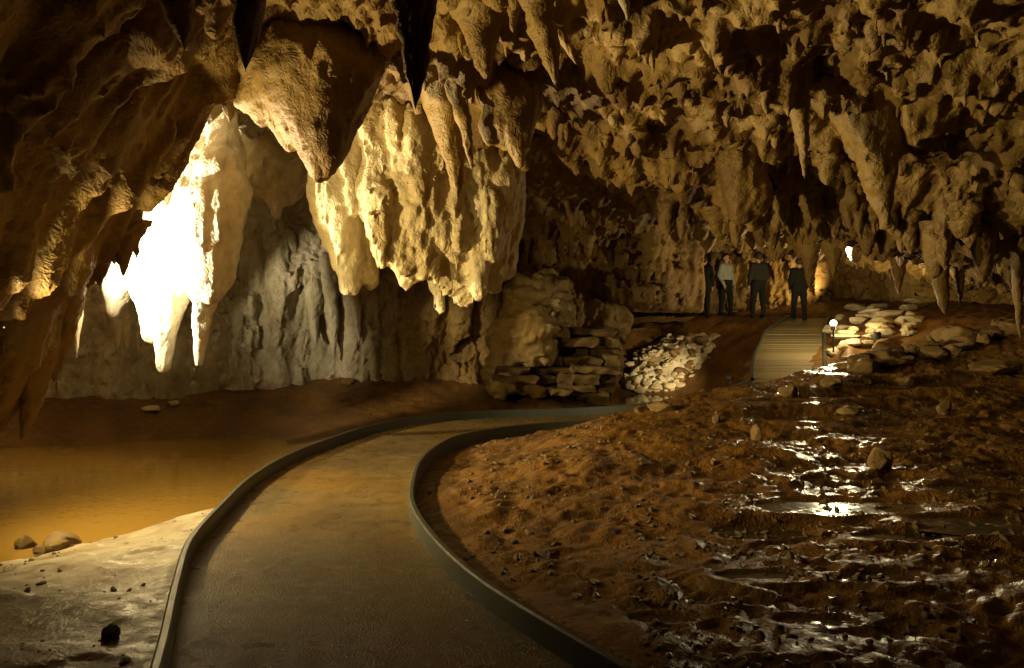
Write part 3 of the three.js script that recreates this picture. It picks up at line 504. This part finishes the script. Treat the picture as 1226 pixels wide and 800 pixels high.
// the fringe along the low edge of the right ceiling, and small drips over the whole roof
{ const r = rng(17), grp = 'fringe of the low right ceiling';
  for (let i = 0; i < 46; i++) { const x = 790 + i * 8.6 + (r() - 0.5) * 10, y = 225 + r() * 45 + Math.max(0, (x - 1000) * 0.1), l = 22 + r() * 38; const w = 15 + r() * 22, over = x < 850 ? 'beside the bedded far wall' : x < 930 ? 'above the standing visitors' : x < 1010 ? 'above the boarded ramp' : x < 1090 ? 'above the lamplit stones' : 'above the rubble slope'; hang(x, y, x + (r() - 0.3) * 6, y + l, w, `${l > 41 ? 'long' : 'short'} ${w > 26 ? 'stout' : 'narrow'} ochre pendant in the ceiling fringe ${over}`, { lump: 0.5, flute: 0.25, blunt: 0.2 + r() * 0.3, belly: r() * 0.4, seg: 22, rings: 26 }, grp); }
  const grp2 = 'small drips on the ceiling';
  for (let i = 0; i < 58; i++) { const x = 440 + r() * 640, y = 10 + r() * 200, l = 10 + r() * r() * 30; const w = 9 + r() * 16, by = x < 560 ? 'by the round bulb and the drapery' : x < 720 ? 'over the far end of the path' : x < 880 ? 'between the bulb and the knobbly pillar' : x < 1000 ? 'around the slim dark-tipped pendant' : 'beside the largest right pendant'; hang(x, y, x + (r() - 0.3) * 5, y + l, w, `${l > 17 ? 'pointed' : 'stubby'} ${w > 17 ? 'thick' : 'thin'} ochre drip on the roof ${by}`, { lump: 0.5, flute: 0.25, blunt: 0.3, seg: 16, rings: 18 }, grp2); }
  const lab3 = 'slim grey stalactite on the fluted far wall behind the pond', grp3 = 'slim stalactites of the fluted far wall';
  [[300, 300, 304, 372], [330, 330, 336, 388], [345, 280, 350, 350], [375, 340, 378, 412], [392, 330, 400, 432], [360, 400, 362, 446], [318, 380, 320, 440], [285, 370, 287, 440], [268, 380, 268, 446], [425, 350, 430, 410], [250, 400, 252, 445]].forEach(([a, b, c, e]) => hang(a, b, c, e, 16 + r() * 14, lab3, { look: 'grey', lump: 0.25, flute: 0.25, dome: 1 }, grp3));
  const lab4 = 'pale tooth on the chamber wall left of the floodlit curtain', grp4 = 'pale teeth of the chamber wall';
  [[150, 380, 152, 422], [163, 390, 164, 428], [172, 395, 173, 432], [140, 385, 141, 418]].forEach(([a, b, c, e]) => hang(a, b, c, e, 15, lab4, { look: 'pale', dome: 1 }, grp4)); }

// ---------------------------------------------------------------- the bedded outcrop, the heap of stones, boulders
function rockGeo(seed, detail, look, sx = 1, sy = 1, sz = 1, rough = 0.3) {
  const b = new THREE.IcosahedronGeometry(1, detail), p = b.attributes.position, key = new Map(), pos = [], idx = [];
  const planes = []; const r = rng(seed * 97 + 3); for (let i = 0; i < 9; i++) { const v = V(r() - 0.5, r() - 0.5, r() - 0.5).normalize(); planes.push([v, 0.62 + r() * 0.3]); }
  for (let i = 0; i < p.count; i++) {
    const v = V(p.getX(i), p.getY(i), p.getZ(i)).normalize(), kk = `${v.x.toFixed(3)},${v.y.toFixed(3)},${v.z.toFixed(3)}`;
    if (!key.has(kk)) { key.set(kk, pos.length / 3); let m = 1 + rough * (fbm(v.x * 1.4 + seed, v.y * 1.4, v.z * 1.4, 4) - 0.5) * 2; for (const [n, d] of planes) { const q = v.dot(n); if (q > 0) m = smin(m, d / q, 0.08); } pos.push(v.x * m * sx, v.y * m * sy, v.z * m * sz); }
    idx.push(key.get(kk));
  }
  return finish({ pos: new Float32Array(pos), idx: new Uint32Array(idx) }, (x, y, z, c) => { stoneLook[look](x + seed * 3.7, y, z, c); }, 0, 0.8);
}
{ const o = at(655, 430, 16.6), out = group('rock_outcrop', V(o.x, 0.3, o.z)); tag(out, 'bedded limestone outcrop of stacked slabs at the foot of the far wall', 'rock outcrop');
  const hump = [cone(632, 360, 26, 618, 415, 18, 17.0), cone(655, 352, 22, 674, 382, 18, 17.0), cone(606, 405, 16, 600, 460, 12, 16.9), cone(640, 395, 24, 640, 420, 16, 16.6), cone(690, 378, 20, 735, 386, 16, 17.9), cone(670, 412, 26, 718, 420, 24, 17.9), cone(640, 442, 24, 720, 446, 20, 17.9), cone(600, 448, 16, 640, 460, 12, 17.4)];
  const f = (x, y, z) => { let s = 1e9; for (const c of hump) s = smin(s, capsule(x, y, z, c), 0.25); return s - 0.3 * (crumple(x * 1.5, y * 2.2, z * 1.5) - 0.3) - 0.18 * crumple(x * 3.6, y * 5, z * 3.6) - 0.1 * billow(x * 0.7, y * 4.2 + 0.4 * x, z * 0.7); };
  const hg = finish(nets(f, [-2.0, 0, -19.2], [3.2, 3.6, -15.4], 0.045, 1.8), greyStoneOchre, 0.02, 1); hg.translate(-out.position.x, -out.position.y, -out.position.z); mesh('rounded_top', hg, M.rock, out);
  const r = rng(23); const rows = [[392, 404, 660, 735], [404, 416, 655, 742], [416, 428, 640, 740], [426, 438, 625, 742], [438, 449, 592, 745], [448, 459, 588, 742], [458, 468, 592, 735], [466, 474, 660, 730]];
  rows.forEach(([y0, y1, x0, x1], j) => {
    let x = x0; const d0 = 16.35 + r() * 0.3 + (j === 6 || j === 2 ? 0.25 : 0);
    while (x < x1 - 8) {
      const w = Math.min(18 + r() * 62, x1 - x), h = (y1 - y0) * (0.8 + r() * 0.5), d = d0 + r() * 0.55, c = at(x + w / 2, (y0 + y1) / 2, d), sc = d / FOCAL;
      const g = new THREE.BoxGeometry(w * sc * 0.985, h * sc, 1.1, 12, 4, 8), p = g.attributes.position, s = r() * 50, sh = (r() - 0.5) * 0.09;
      for (let i = 0; i < p.count; i++) { const X = p.getX(i), Y = p.getY(i), Z = p.getZ(i), hw = w * sc / 2, hh = h * sc / 2, ex = Math.abs(X) / hw, ey = Math.abs(Y) / hh, k = ex > 0.9 && ey > 0.9 ? 0.93 : 1; const n = N(X * 4 + s, Y * 7, Z * 4) - 0.5, m = N(X * 4 + s, Y * 7 + 9, Z * 4 + 5) - 0.5; p.setXYZ(i, X * k + n * 0.16, Y * k + m * 0.11 + X * sh, Z + (ey > 0.9 ? -0.05 : 0) + (N(X * 3 + s, Y * 9, 3) - 0.5) * 0.22); }
      g.deleteAttribute('normal'); const col = []; const cc = [0, 0, 0]; for (let i = 0; i < p.count; i++) { ochreStone(p.getX(i) + s, p.getY(i), p.getZ(i), cc); col.push(cc[0] * 0.75, cc[1] * 0.75, cc[2] * 0.75); } g.setAttribute('color', new THREE.Float32BufferAttribute(col, 3)); g.computeVertexNormals();
      const m = mesh('slab', g, M.rock, out); m.position.set(c.x - out.position.x, c.y - out.position.y, c.z - 0.45 - out.position.z); m.rotation.y = (r() - 0.5) * 0.1; m.rotation.z = -0.05 + (r() - 0.5) * 0.06;
      x += w;
    }
  }); }
function greyStoneOchre(x, y, z, c) { stain(x, y, z, c, [0.36, 0.28, 0.14], OCHRE, 1); }
const landing = (px, py, from = 3.2, to = 25) => { for (let d = from; d < to; d += 0.02) { const q = at(px, py, d); if (ground(q.x, d) > q.y) return V(q.x, ground(q.x, d), -d); } return at(px, py, to); };
const rockKinds = [0, 1, 2, 3, 4, 5].map(i => rockGeo(i + 1, 12, 'ochre', 1, 0.8, 0.95, 0.35));
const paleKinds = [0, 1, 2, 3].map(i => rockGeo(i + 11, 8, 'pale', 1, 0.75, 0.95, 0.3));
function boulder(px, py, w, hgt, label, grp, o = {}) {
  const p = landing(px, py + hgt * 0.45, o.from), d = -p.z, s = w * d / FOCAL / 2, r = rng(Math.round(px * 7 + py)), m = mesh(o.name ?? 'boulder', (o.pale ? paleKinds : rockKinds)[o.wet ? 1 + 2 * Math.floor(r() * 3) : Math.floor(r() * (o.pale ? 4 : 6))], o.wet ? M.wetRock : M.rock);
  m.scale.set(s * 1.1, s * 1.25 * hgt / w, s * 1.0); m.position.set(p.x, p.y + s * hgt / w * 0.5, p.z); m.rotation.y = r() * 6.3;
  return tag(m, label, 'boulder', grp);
}
boulder(945, 467, 24, 16, 'brown boulder leaning on its neighbour by the ramp foot');
boulder(962, 465, 14, 20, 'upright wedge of stone beside a boulder by the ramp foot');
boulder(997, 455, 28, 17, 'rounded grey-brown boulder on the crest right of the ramp');
boulder(906, 516, 16, 24, 'dark upright stub of stone alone where mud meets the wet terraces');
boulder(858, 500, 10, 13, 'small dark stone standing on the mud mound');
boulder(791, 485, 34, 15, 'dark block of stone at the edge of the far pool');
boulder(738, 479, 26, 9, 'pale flat stone at the corner of the bedded outcrop', undefined, { pale: true });
boulder(766, 489, 18, 9, 'low dark stone next to the block at the far pool');
boulder(1017, 491, 26, 14, 'dark flat boulder in the middle of the wet terraces');
boulder(1085, 455, 22, 14, 'dark round boulder on the upper wet terraces');
boulder(1131, 485, 20, 22, 'brown upright boulder on the shadowed right of the terraces');
boulder(1040, 456, 18, 7, 'flat dark stone just below the crest of the terraces');
boulder(1190, 437, 60, 22, 'wide black boulder at the far right of the bank');
boulder(1055, 545, 30, 34, 'leaning tooth of brown rock in the shadowed terraces');
{ const g = 'stones in the shallows by the shore';
  boulder(30, 648, 24, 28, 'tall dark rounded stone in the pond shallows', g, { name: 'shore_stone', wet: 1 }); boulder(70, 645, 42, 26, 'largest dark stone of the group in the pond shallows', g, { name: 'shore_stone', wet: 1 }); boulder(49, 657, 20, 14, 'small dark stone wedged between two larger ones in the shallows', g, { name: 'shore_stone', wet: 1 }); boulder(3, 645, 24, 18, 'dark stone in the shallows standing apart from the group of three', g, { name: 'shore_stone', wet: 1 });
  boulder(132, 755, 22, 24, 'angular brown stone on the bare shore by the kerb', undefined, { name: 'shore_stone', wet: 1 });
  boulder(180, 488, 22, 9, 'pale stone half sunk in the mud flat', undefined, { pale: true, name: 'mud_stone' }); boulder(208, 482, 14, 7, 'smaller pale stone on the mud flat behind the half sunk one', undefined, { pale: true, name: 'mud_stone' }); boulder(417, 455, 16, 9, 'small stone at the foot of the far wall', undefined, { name: 'mud_stone' }); }
{ const r = rng(41), grp = 'rubble slope';
  for (let i = 0; i < 46; i++) { const x = 1010 + r() * 216, y = 432 - (x - 1010) * 0.2 + (r() - 0.5) * 26; const w = 16 + r() * 30, h = 9 + r() * 12; boulder(x, y, w, h, `${w > 34 ? 'large' : w > 24 ? 'middling' : 'small'} ${h / w > 0.55 ? 'blocky' : 'flat'} brown boulder in the rubble slope ${x < 1080 ? 'next to the can lamp' : x < 1150 ? 'under the longest pendant' : 'at the mouth of the dark recess'}`, grp, { from: 13.2 }); }
  const grp2 = 'stones lit by the ramp lamps';
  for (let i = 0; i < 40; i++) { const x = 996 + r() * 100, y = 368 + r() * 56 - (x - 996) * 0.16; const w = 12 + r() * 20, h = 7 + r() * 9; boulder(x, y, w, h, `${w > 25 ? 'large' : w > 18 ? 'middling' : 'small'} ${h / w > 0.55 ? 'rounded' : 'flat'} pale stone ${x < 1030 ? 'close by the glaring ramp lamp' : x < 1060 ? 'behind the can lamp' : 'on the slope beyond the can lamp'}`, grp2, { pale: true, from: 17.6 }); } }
{ // the heap of rounded stones over the far pool
  const c = at(800, 440, 20.3), heap = group('stone_heap', V(c.x, 0.2, c.z)); tag(heap, 'heap of rounded pale stones lit by a lamp above the far pool', 'stone heap');
  const core = [cone(760, 462, 16, 800, 462, 20, 20.6), cone(780, 446, 26, 830, 440, 34, 21.2), cone(800, 430, 24, 850, 425, 30, 21.6), cone(840, 450, 34, 890, 440, 34, 21.4), cone(820, 466, 16, 880, 462, 20, 20.6)];
  const f = (x, y, z) => { let q = 1e9; for (const k of core) q = smin(q, capsule(x, y, z, k), 0.3); return q - 0.1 * billow(x * 3.4 + y, y * 5.5 - x, z * 3) - 0.05 * billow(x * 8 + y * 3, y * 12, z * 8); };
  const hg = finish(nets(f, [2.2, -0.6, -23], [7.2, 2.8, -19], 0.05, 1.8), (x, y, z, c) => stain(x, y, z, c, PALE, OCHRE, 0.8), 0.012, 1); hg.translate(-heap.position.x, -heap.position.y, -heap.position.z); mesh('core', hg, M.rock, heap);
  const r = rng(61), kinds = [0, 1, 2, 3, 4, 5].map(i => rockGeo(i + 21, 5, i % 3 ? 'pale' : 'ochre', 1.25, 0.6, 1, 0.4));
  for (let i = 0; i < 230; i++) {
    const u = r(), v = Math.pow(r(), 1.2), px = 738 + u * 128, topY = 398 + 44 * Math.pow(Math.abs(u - 0.66) / 0.66, 1.6), py = lerp(468, topY, v), dir = at(px, py, 1).sub(V(0, EYE, 0)); let t = 18.5; while (t < 22.5 && f(dir.x * t, EYE + dir.y * t, -t) > 0.01) t += 0.02; if (t >= 22.5) continue;
    const p = at(px, py, t), s = (2.6 + r() * r() * 6) * t / FOCAL * (v < 0.1 ? 1.5 : 1), m = mesh('stone', kinds[Math.floor(r() * 6)], M.rock, heap); m.position.set(p.x - heap.position.x, p.y - heap.position.y, p.z - heap.position.z); m.scale.setScalar(s); m.rotation.set((r() - 0.5) * 0.7, r() * 6.3, 0.35 + (r() - 0.5) * 0.7);
  } }

{ // grit and pebbles strewn over the mud and the shore
  const r = rng(77), list = [], base = rockGeo(31, 1, 'ochre', 1, 0.7, 1, 0.4);
  for (let i = 0; i < 9000 && list.length < 5200; i++) { const left = r() < 0.06, x = left ? -1.7 - r() * 4.5 : -0.9 + r() * 8.4, d = left ? 3.2 + r() * 5 : 3.1 + r() * r() * 11.5; if (pathAt(x, d)[0] < 0.14 || fbm(x * 1.1, d * 1.1, 99, 3) < 0.4 + r() * 0.2) continue; const y = ground(x, d); if (left && y < WATER) continue; const s = 0.006 + 0.026 * Math.pow(r(), 3.5); list.push(new THREE.Matrix4().compose(V(x, y + s * 0.25, -d), new THREE.Quaternion().setFromEuler(new THREE.Euler(r() * 0.6, r() * 6.3, r() * 0.6)), V(s * (1 + r()), s, s))); }
  const g = add(new THREE.InstancedMesh(base, M.wetRock, list.length), 'gravel'); list.forEach((m, i) => g.setMatrixAt(i, m)); g.userData.kind = 'stuff'; g.userData.label = 'grit and pebbles strewn over the mud bank and shore'; g.userData.category = 'gravel';
}

// ---------------------------------------------------------------- lamps
function pointLamp(p, c, power, radius, parentless) { const l = new THREE.PointLight(new THREE.Color().setRGB(...c), power, 0, 2); l.position.copy(p); l.castShadow = true; l.shadow.radius = radius / 0.02; l.shadow.mapSize.set(1024, 1024); scene.add(l); return l; }
function spotLamp(p, to, c, power, radius, angle, pen = 0.6) { const l = new THREE.SpotLight(new THREE.Color().setRGB(...c), power, 0, angle, pen, 2); l.position.copy(p); l.target.position.copy(to); scene.add(l.target); l.castShadow = true; l.shadow.radius = radius / 0.02; l.shadow.mapSize.set(1024, 1024); scene.add(l); return l; }
// a can lamp on a spike: open-ended housing, glowing glass a little inside its mouth
function canLamp(p, to, r, c, shine, label, name = 'floodlight', hung = 0) {
  const g = group(name, p), dir = to.clone().sub(p).normalize(); tag(g, label, 'lamp', undefined);
  const q = new THREE.Quaternion().setFromUnitVectors(V(0, 1, 0), dir);
  const body = new THREE.LatheGeometry([[0.001, -2.1], [0.55, -2.1], [0.72, -1.9], [0.85, -0.9], [1, -0.8], [1, 0.02], [0.93, 0.02], [0.93, -0.3]].map(([x, y]) => new THREE.Vector2(x * r, y * r)), 28);
  mesh('housing', body, M.metal, g).quaternion.copy(q);
  const gl = new THREE.CylinderGeometry(0.92 * r, 0.92 * r, 0.05 * r, 28); gl.translate(0, -0.08 * r, 0); mesh('glass', gl, glow(c, shine), g).quaternion.copy(q);
  mesh(hung ? 'bracket' : 'spike', new THREE.CylinderGeometry(r * 0.16, r * 0.1, r * (hung ? 7 : 5), 10), M.metal, g).position.set(-dir.x * r * 1.2, hung ? r * 3.6 : -r * 3.2, -dir.z * r * 1.2);
  return g;
}
{ // the strong flood behind the leaning wall
  const p = V(-6.8, 2.15, -11.25), dir = V(0.78, 0.5, -0.3).normalize(), to = p.clone().add(dir); canLamp(p, to, 0.16, WARM_WHITE, 6, 'strong floodlight bracketed to the end of the leaning wall', 'floodlight', 1);
  spotLamp(p.clone().add(dir.multiplyScalar(0.03)), to.clone().add(dir), WARM_WHITE, POWER.flood, 0.1, 1.3, 0.6);
  const q = V(-4.8, 2.35, -7.0), aim = V(-2.4, 0, -8.6); canLamp(q, aim, 0.12, GOLD, 5, 'flood lamp hung under the leaning wall, aimed down at the path', 'floodlight', 1); spotLamp(q.clone().add(aim.clone().sub(q).normalize().multiplyScalar(0.03)), aim, GOLD, POWER.floor, 0.12, 1.1, 0.8);
}
{ // the lamp in the niche under the leaning wall, throwing across the chamber onto the roof
  const p = V(-5.8, 1.3, -8.5), dir = V(0.95, 0.3, -0.14).normalize(), to = p.clone().add(dir); canLamp(p, to, 0.14, GOLD, 5, 'floodlight in a niche under the leaning wall, thrown across at the roof');
  spotLamp(p.clone().add(dir.clone().multiplyScalar(0.03)), to.clone().add(dir), GOLD, POWER.roof, 0.1, 0.87, 0.85);
}
{ // bare globe at the top of the ramp
  const p = at(998, 387, 17.6), g = group('globe_lamp', p); tag(g, 'glaring lamp on a short post at the ramp edge', 'lamp');
  mesh('bulb', new THREE.SphereGeometry(0.075, 20, 14), glow([1, 0.85, 0.6], 9), g); mesh('socket', new THREE.CylinderGeometry(0.05, 0.06, 0.1, 14), M.metal, g).position.y = -0.11; mesh('post', new THREE.CylinderGeometry(0.022, 0.022, 0.5, 10), M.metal, g).position.y = -0.4;
  pointLamp(p, [1, 0.8, 0.45], POWER.ramp, 0.07); spotLamp(p.clone().add(V(-0.02, 0, 0.1)), at(985, 500, 11), [1, 0.82, 0.45], POWER.glare, 0.14, 0.3, 0.8);
}
{ const p = at(1048, 399, 17.6), to = p.clone().add(V(-0.35, 1.1, -0.25)); canLamp(p, to, 0.11, [1, 0.88, 0.62], 5, 'black can uplight with a bright mouth among the boulders'); spotLamp(p.clone().add(to.clone().sub(p).normalize().multiplyScalar(0.03)), to, AMBER, POWER.can, 0.1, 1.5, 0.4); }
{ const p = at(872, 452, 17.8), to = at(795, 438, 20.3); canLamp(p, to, 0.07, AMBER, 2, 'small can lamp by the pool aimed at the heap of stones'); spotLamp(p.clone().add(to.clone().sub(p).normalize().multiplyScalar(0.03)), to, [1, 0.8, 0.45], POWER.mound, 0.05, 0.42, 0.8); }
{ const p = at(990, 350, 23.4), to = at(930, 320, 24.6); canLamp(p, to, 0.09, AMBER, 2, 'can lamp hidden behind pendants in the alcove'); spotLamp(p.clone().add(to.clone().sub(p).normalize().multiplyScalar(0.03)), to, AMBER, POWER.alcove, 0.06, 1.1, 0.7); }
{ const d = 15.6; hang(1024, 275, 1025, 316, 26, 'small bright lamplit knob of pale stone beside the smooth pendant', { d, look: 'white', blunt: 0.5, lump: 0.35 }); const to = at(1024, 300, d - 0.1), p = at(994, 296, 15.75); canLamp(p, to, 0.04, AMBER, 2, 'tiny lamp behind the smooth pendant, aimed at the lit knob of stone'); spotLamp(p.clone().add(to.clone().sub(p).normalize().multiplyScalar(0.02)), to, WARM_WHITE, POWER.knob, 0.02, 0.6, 0.3); }

// ---------------------------------------------------------------- visitors standing in the alcove
function person(px, feetY, d, turn, height, coat, label, stride = 0.08, from) {
  const base = at(px, feetY, d), s = height / 1.75; base.y = ground(base.x, d);
  if (from) base.y = from;
  const J = { hip: V(0, 0.94, 0), chest: V(0, 1.3, 0), neck: V(0, 1.47, 0), head: V(0, 1.62, 0.02) };
  const limb = (a, b, ra, rb) => ({ a, b, ra, rb });
  const legs = [-1, 1].flatMap(k => { const f = k * stride; return [limb(V(k * 0.1, 0.93, 0), V(k * 0.11, 0.5, f * 0.7 + 0.02), 0.095, 0.062), limb(V(k * 0.11, 0.5, f * 0.7 + 0.02), V(k * 0.12, 0.09, f), 0.06, 0.04), limb(V(k * 0.12, 0.045, f - 0.03), V(k * 0.13, 0.04, f + 0.16), 0.042, 0.035)]; });
  const arms = [-1, 1].flatMap(k => [limb(V(k * 0.19, 1.4, 0), V(k * 0.26, 1.13, -0.02), 0.055, 0.042), limb(V(k * 0.26, 1.13, -0.02), V(k * 0.22, 0.9, 0.1), 0.04, 0.03)]);
  const hands = [-1, 1].flatMap(k => [limb(V(k * 0.22, 0.89, 0.1), V(k * 0.215, 0.82, 0.13), 0.032, 0.03), ...[0, 1, 2, 3].map(i => limb(V(k * 0.215, 0.81, 0.105 + i * 0.018), V(k * 0.205, 0.745 + Math.abs(i - 1.4) * 0.008, 0.12 + i * 0.018), 0.009, 0.008)), limb(V(k * 0.2, 0.86, 0.14), V(k * 0.18, 0.81, 0.165), 0.011, 0.009)]);
  const torso = [limb(V(-0.06, 0.98, 0), V(-0.1, 1.36, 0), 0.11, 0.1), limb(V(0.06, 0.98, 0), V(0.1, 1.36, 0), 0.11, 0.1), limb(V(-0.15, 1.4, 0), V(0.15, 1.4, 0), 0.07, 0.07)];
  const headC = [limb(V(0, 1.45, 0), V(0, 1.56, 0.01), 0.055, 0.055), limb(V(0, 1.6, 0.02), V(0, 1.67, 0), 0.078, 0.095), limb(V(0, 1.59, 0.1), V(0, 1.61, 0.115), 0.012, 0.01), limb(V(-0.09, 1.62, 0), V(-0.095, 1.65, 0), 0.018, 0.018), limb(V(0.09, 1.62, 0), V(0.095, 1.65, 0), 0.018, 0.018), limb(V(0, 1.555, 0.05), V(0, 1.56, 0.075), 0.03, 0.022)];
  const field = (cs, k, off = 0, wrinkle = 0) => (x, y, z) => { let q = 1e9; for (const c of cs) q = smin(q, capsule(x, y, z, c), k); return q - off - wrinkle * (billow(x * 9, y * 12, z * 9) - 0.4); };
  const build = (f, lo, hi, cell) => { const raw = nets(f, lo, hi, cell, 1.5), g = new THREE.BufferGeometry(); g.setAttribute('position', new THREE.BufferAttribute(raw.pos, 3)); g.setIndex(new THREE.BufferAttribute(raw.idx, 1)); g.computeVertexNormals(); return g; };
  const p = group('person', base); p.rotation.y = turn; p.scale.setScalar(s); tag(p, label, 'person', undefined);
  mesh('body', build(field([...legs, ...torso, ...arms, ...hands, ...headC], 0.03), [-0.42, -0.05, -0.35], [0.42, 1.85, 0.4], 0.016), M.skin, p);
  const jk = field([...torso, ...arms], 0.05, 0.022, 0.02), jacket = (x, y, z) => Math.max(jk(x, y, z), 0.86 - y, y - 1.5);
  mesh('jacket', build(jacket, [-0.45, 0.8, -0.35], [0.45, 1.6, 0.4], 0.018), coat, p);
  const tr = field([...legs.filter((_, i) => i % 3 < 2), limb(V(-0.07, 0.97, 0), V(0.07, 0.97, 0), 0.12, 0.12)], 0.05, 0.022, 0.02), trousers = (x, y, z) => Math.max(tr(x, y, z), 0.06 - y, y - 1.02);
  mesh('trousers', build(trousers, [-0.4, 0, -0.35], [0.4, 1.12, 0.4], 0.018), M.darkCloth, p);
  const hr = (x, y, z) => Math.max(Math.hypot(x, (y - 1.67) * 0.95, z + 0.012) - 0.113 - 0.008 * billow(x * 30, y * 20, z * 30), z * 0.9 - (y - 1.66) * 0.9 - 0.03);
  mesh('hair', build(hr, [-0.16, 1.5, -0.18], [0.16, 1.84, 0.16], 0.012), M.hair, p);
  for (const k of [-1, 1]) { const sh = field([limb(V(k * 0.12, 0.05, k * stride - 0.04), V(k * 0.13, 0.042, k * stride + 0.17), 0.05, 0.042), limb(V(k * 0.12, 0.05, k * stride), V(k * 0.12, 0.12, k * stride), 0.05, 0.05)], 0.03); mesh('shoe', build((x, y, z) => Math.max(sh(x, y, z), -y), [-0.3, -0.03, -0.3], [0.3, 0.2, 0.4], 0.014), M.darkCloth, p); }
  return p;
}
console.log('people');
person(843, 378, 22.1, 2.6, 1.68, M.darkCloth, 'person in all dark clothes standing beside the one in a pale jacket');
person(869, 376, 22.3, 0.6, 1.74, M.paleCloth, 'person in a pale blue-grey jacket and dark trousers in the alcove');
person(908, 378, 21.9, 3.4, 1.8, M.greyCloth, 'person in a dark grey top and black trousers standing left of the ramp');
person(957, 386, 21.9, 3.1, 1.72, M.darkCloth, 'person in black walking at the top of the ramp', 0.12, 2.08);

renderer.shadowMap.type = THREE.PCFShadowMap;
renderer.render(scene, camera);
console.log('done');
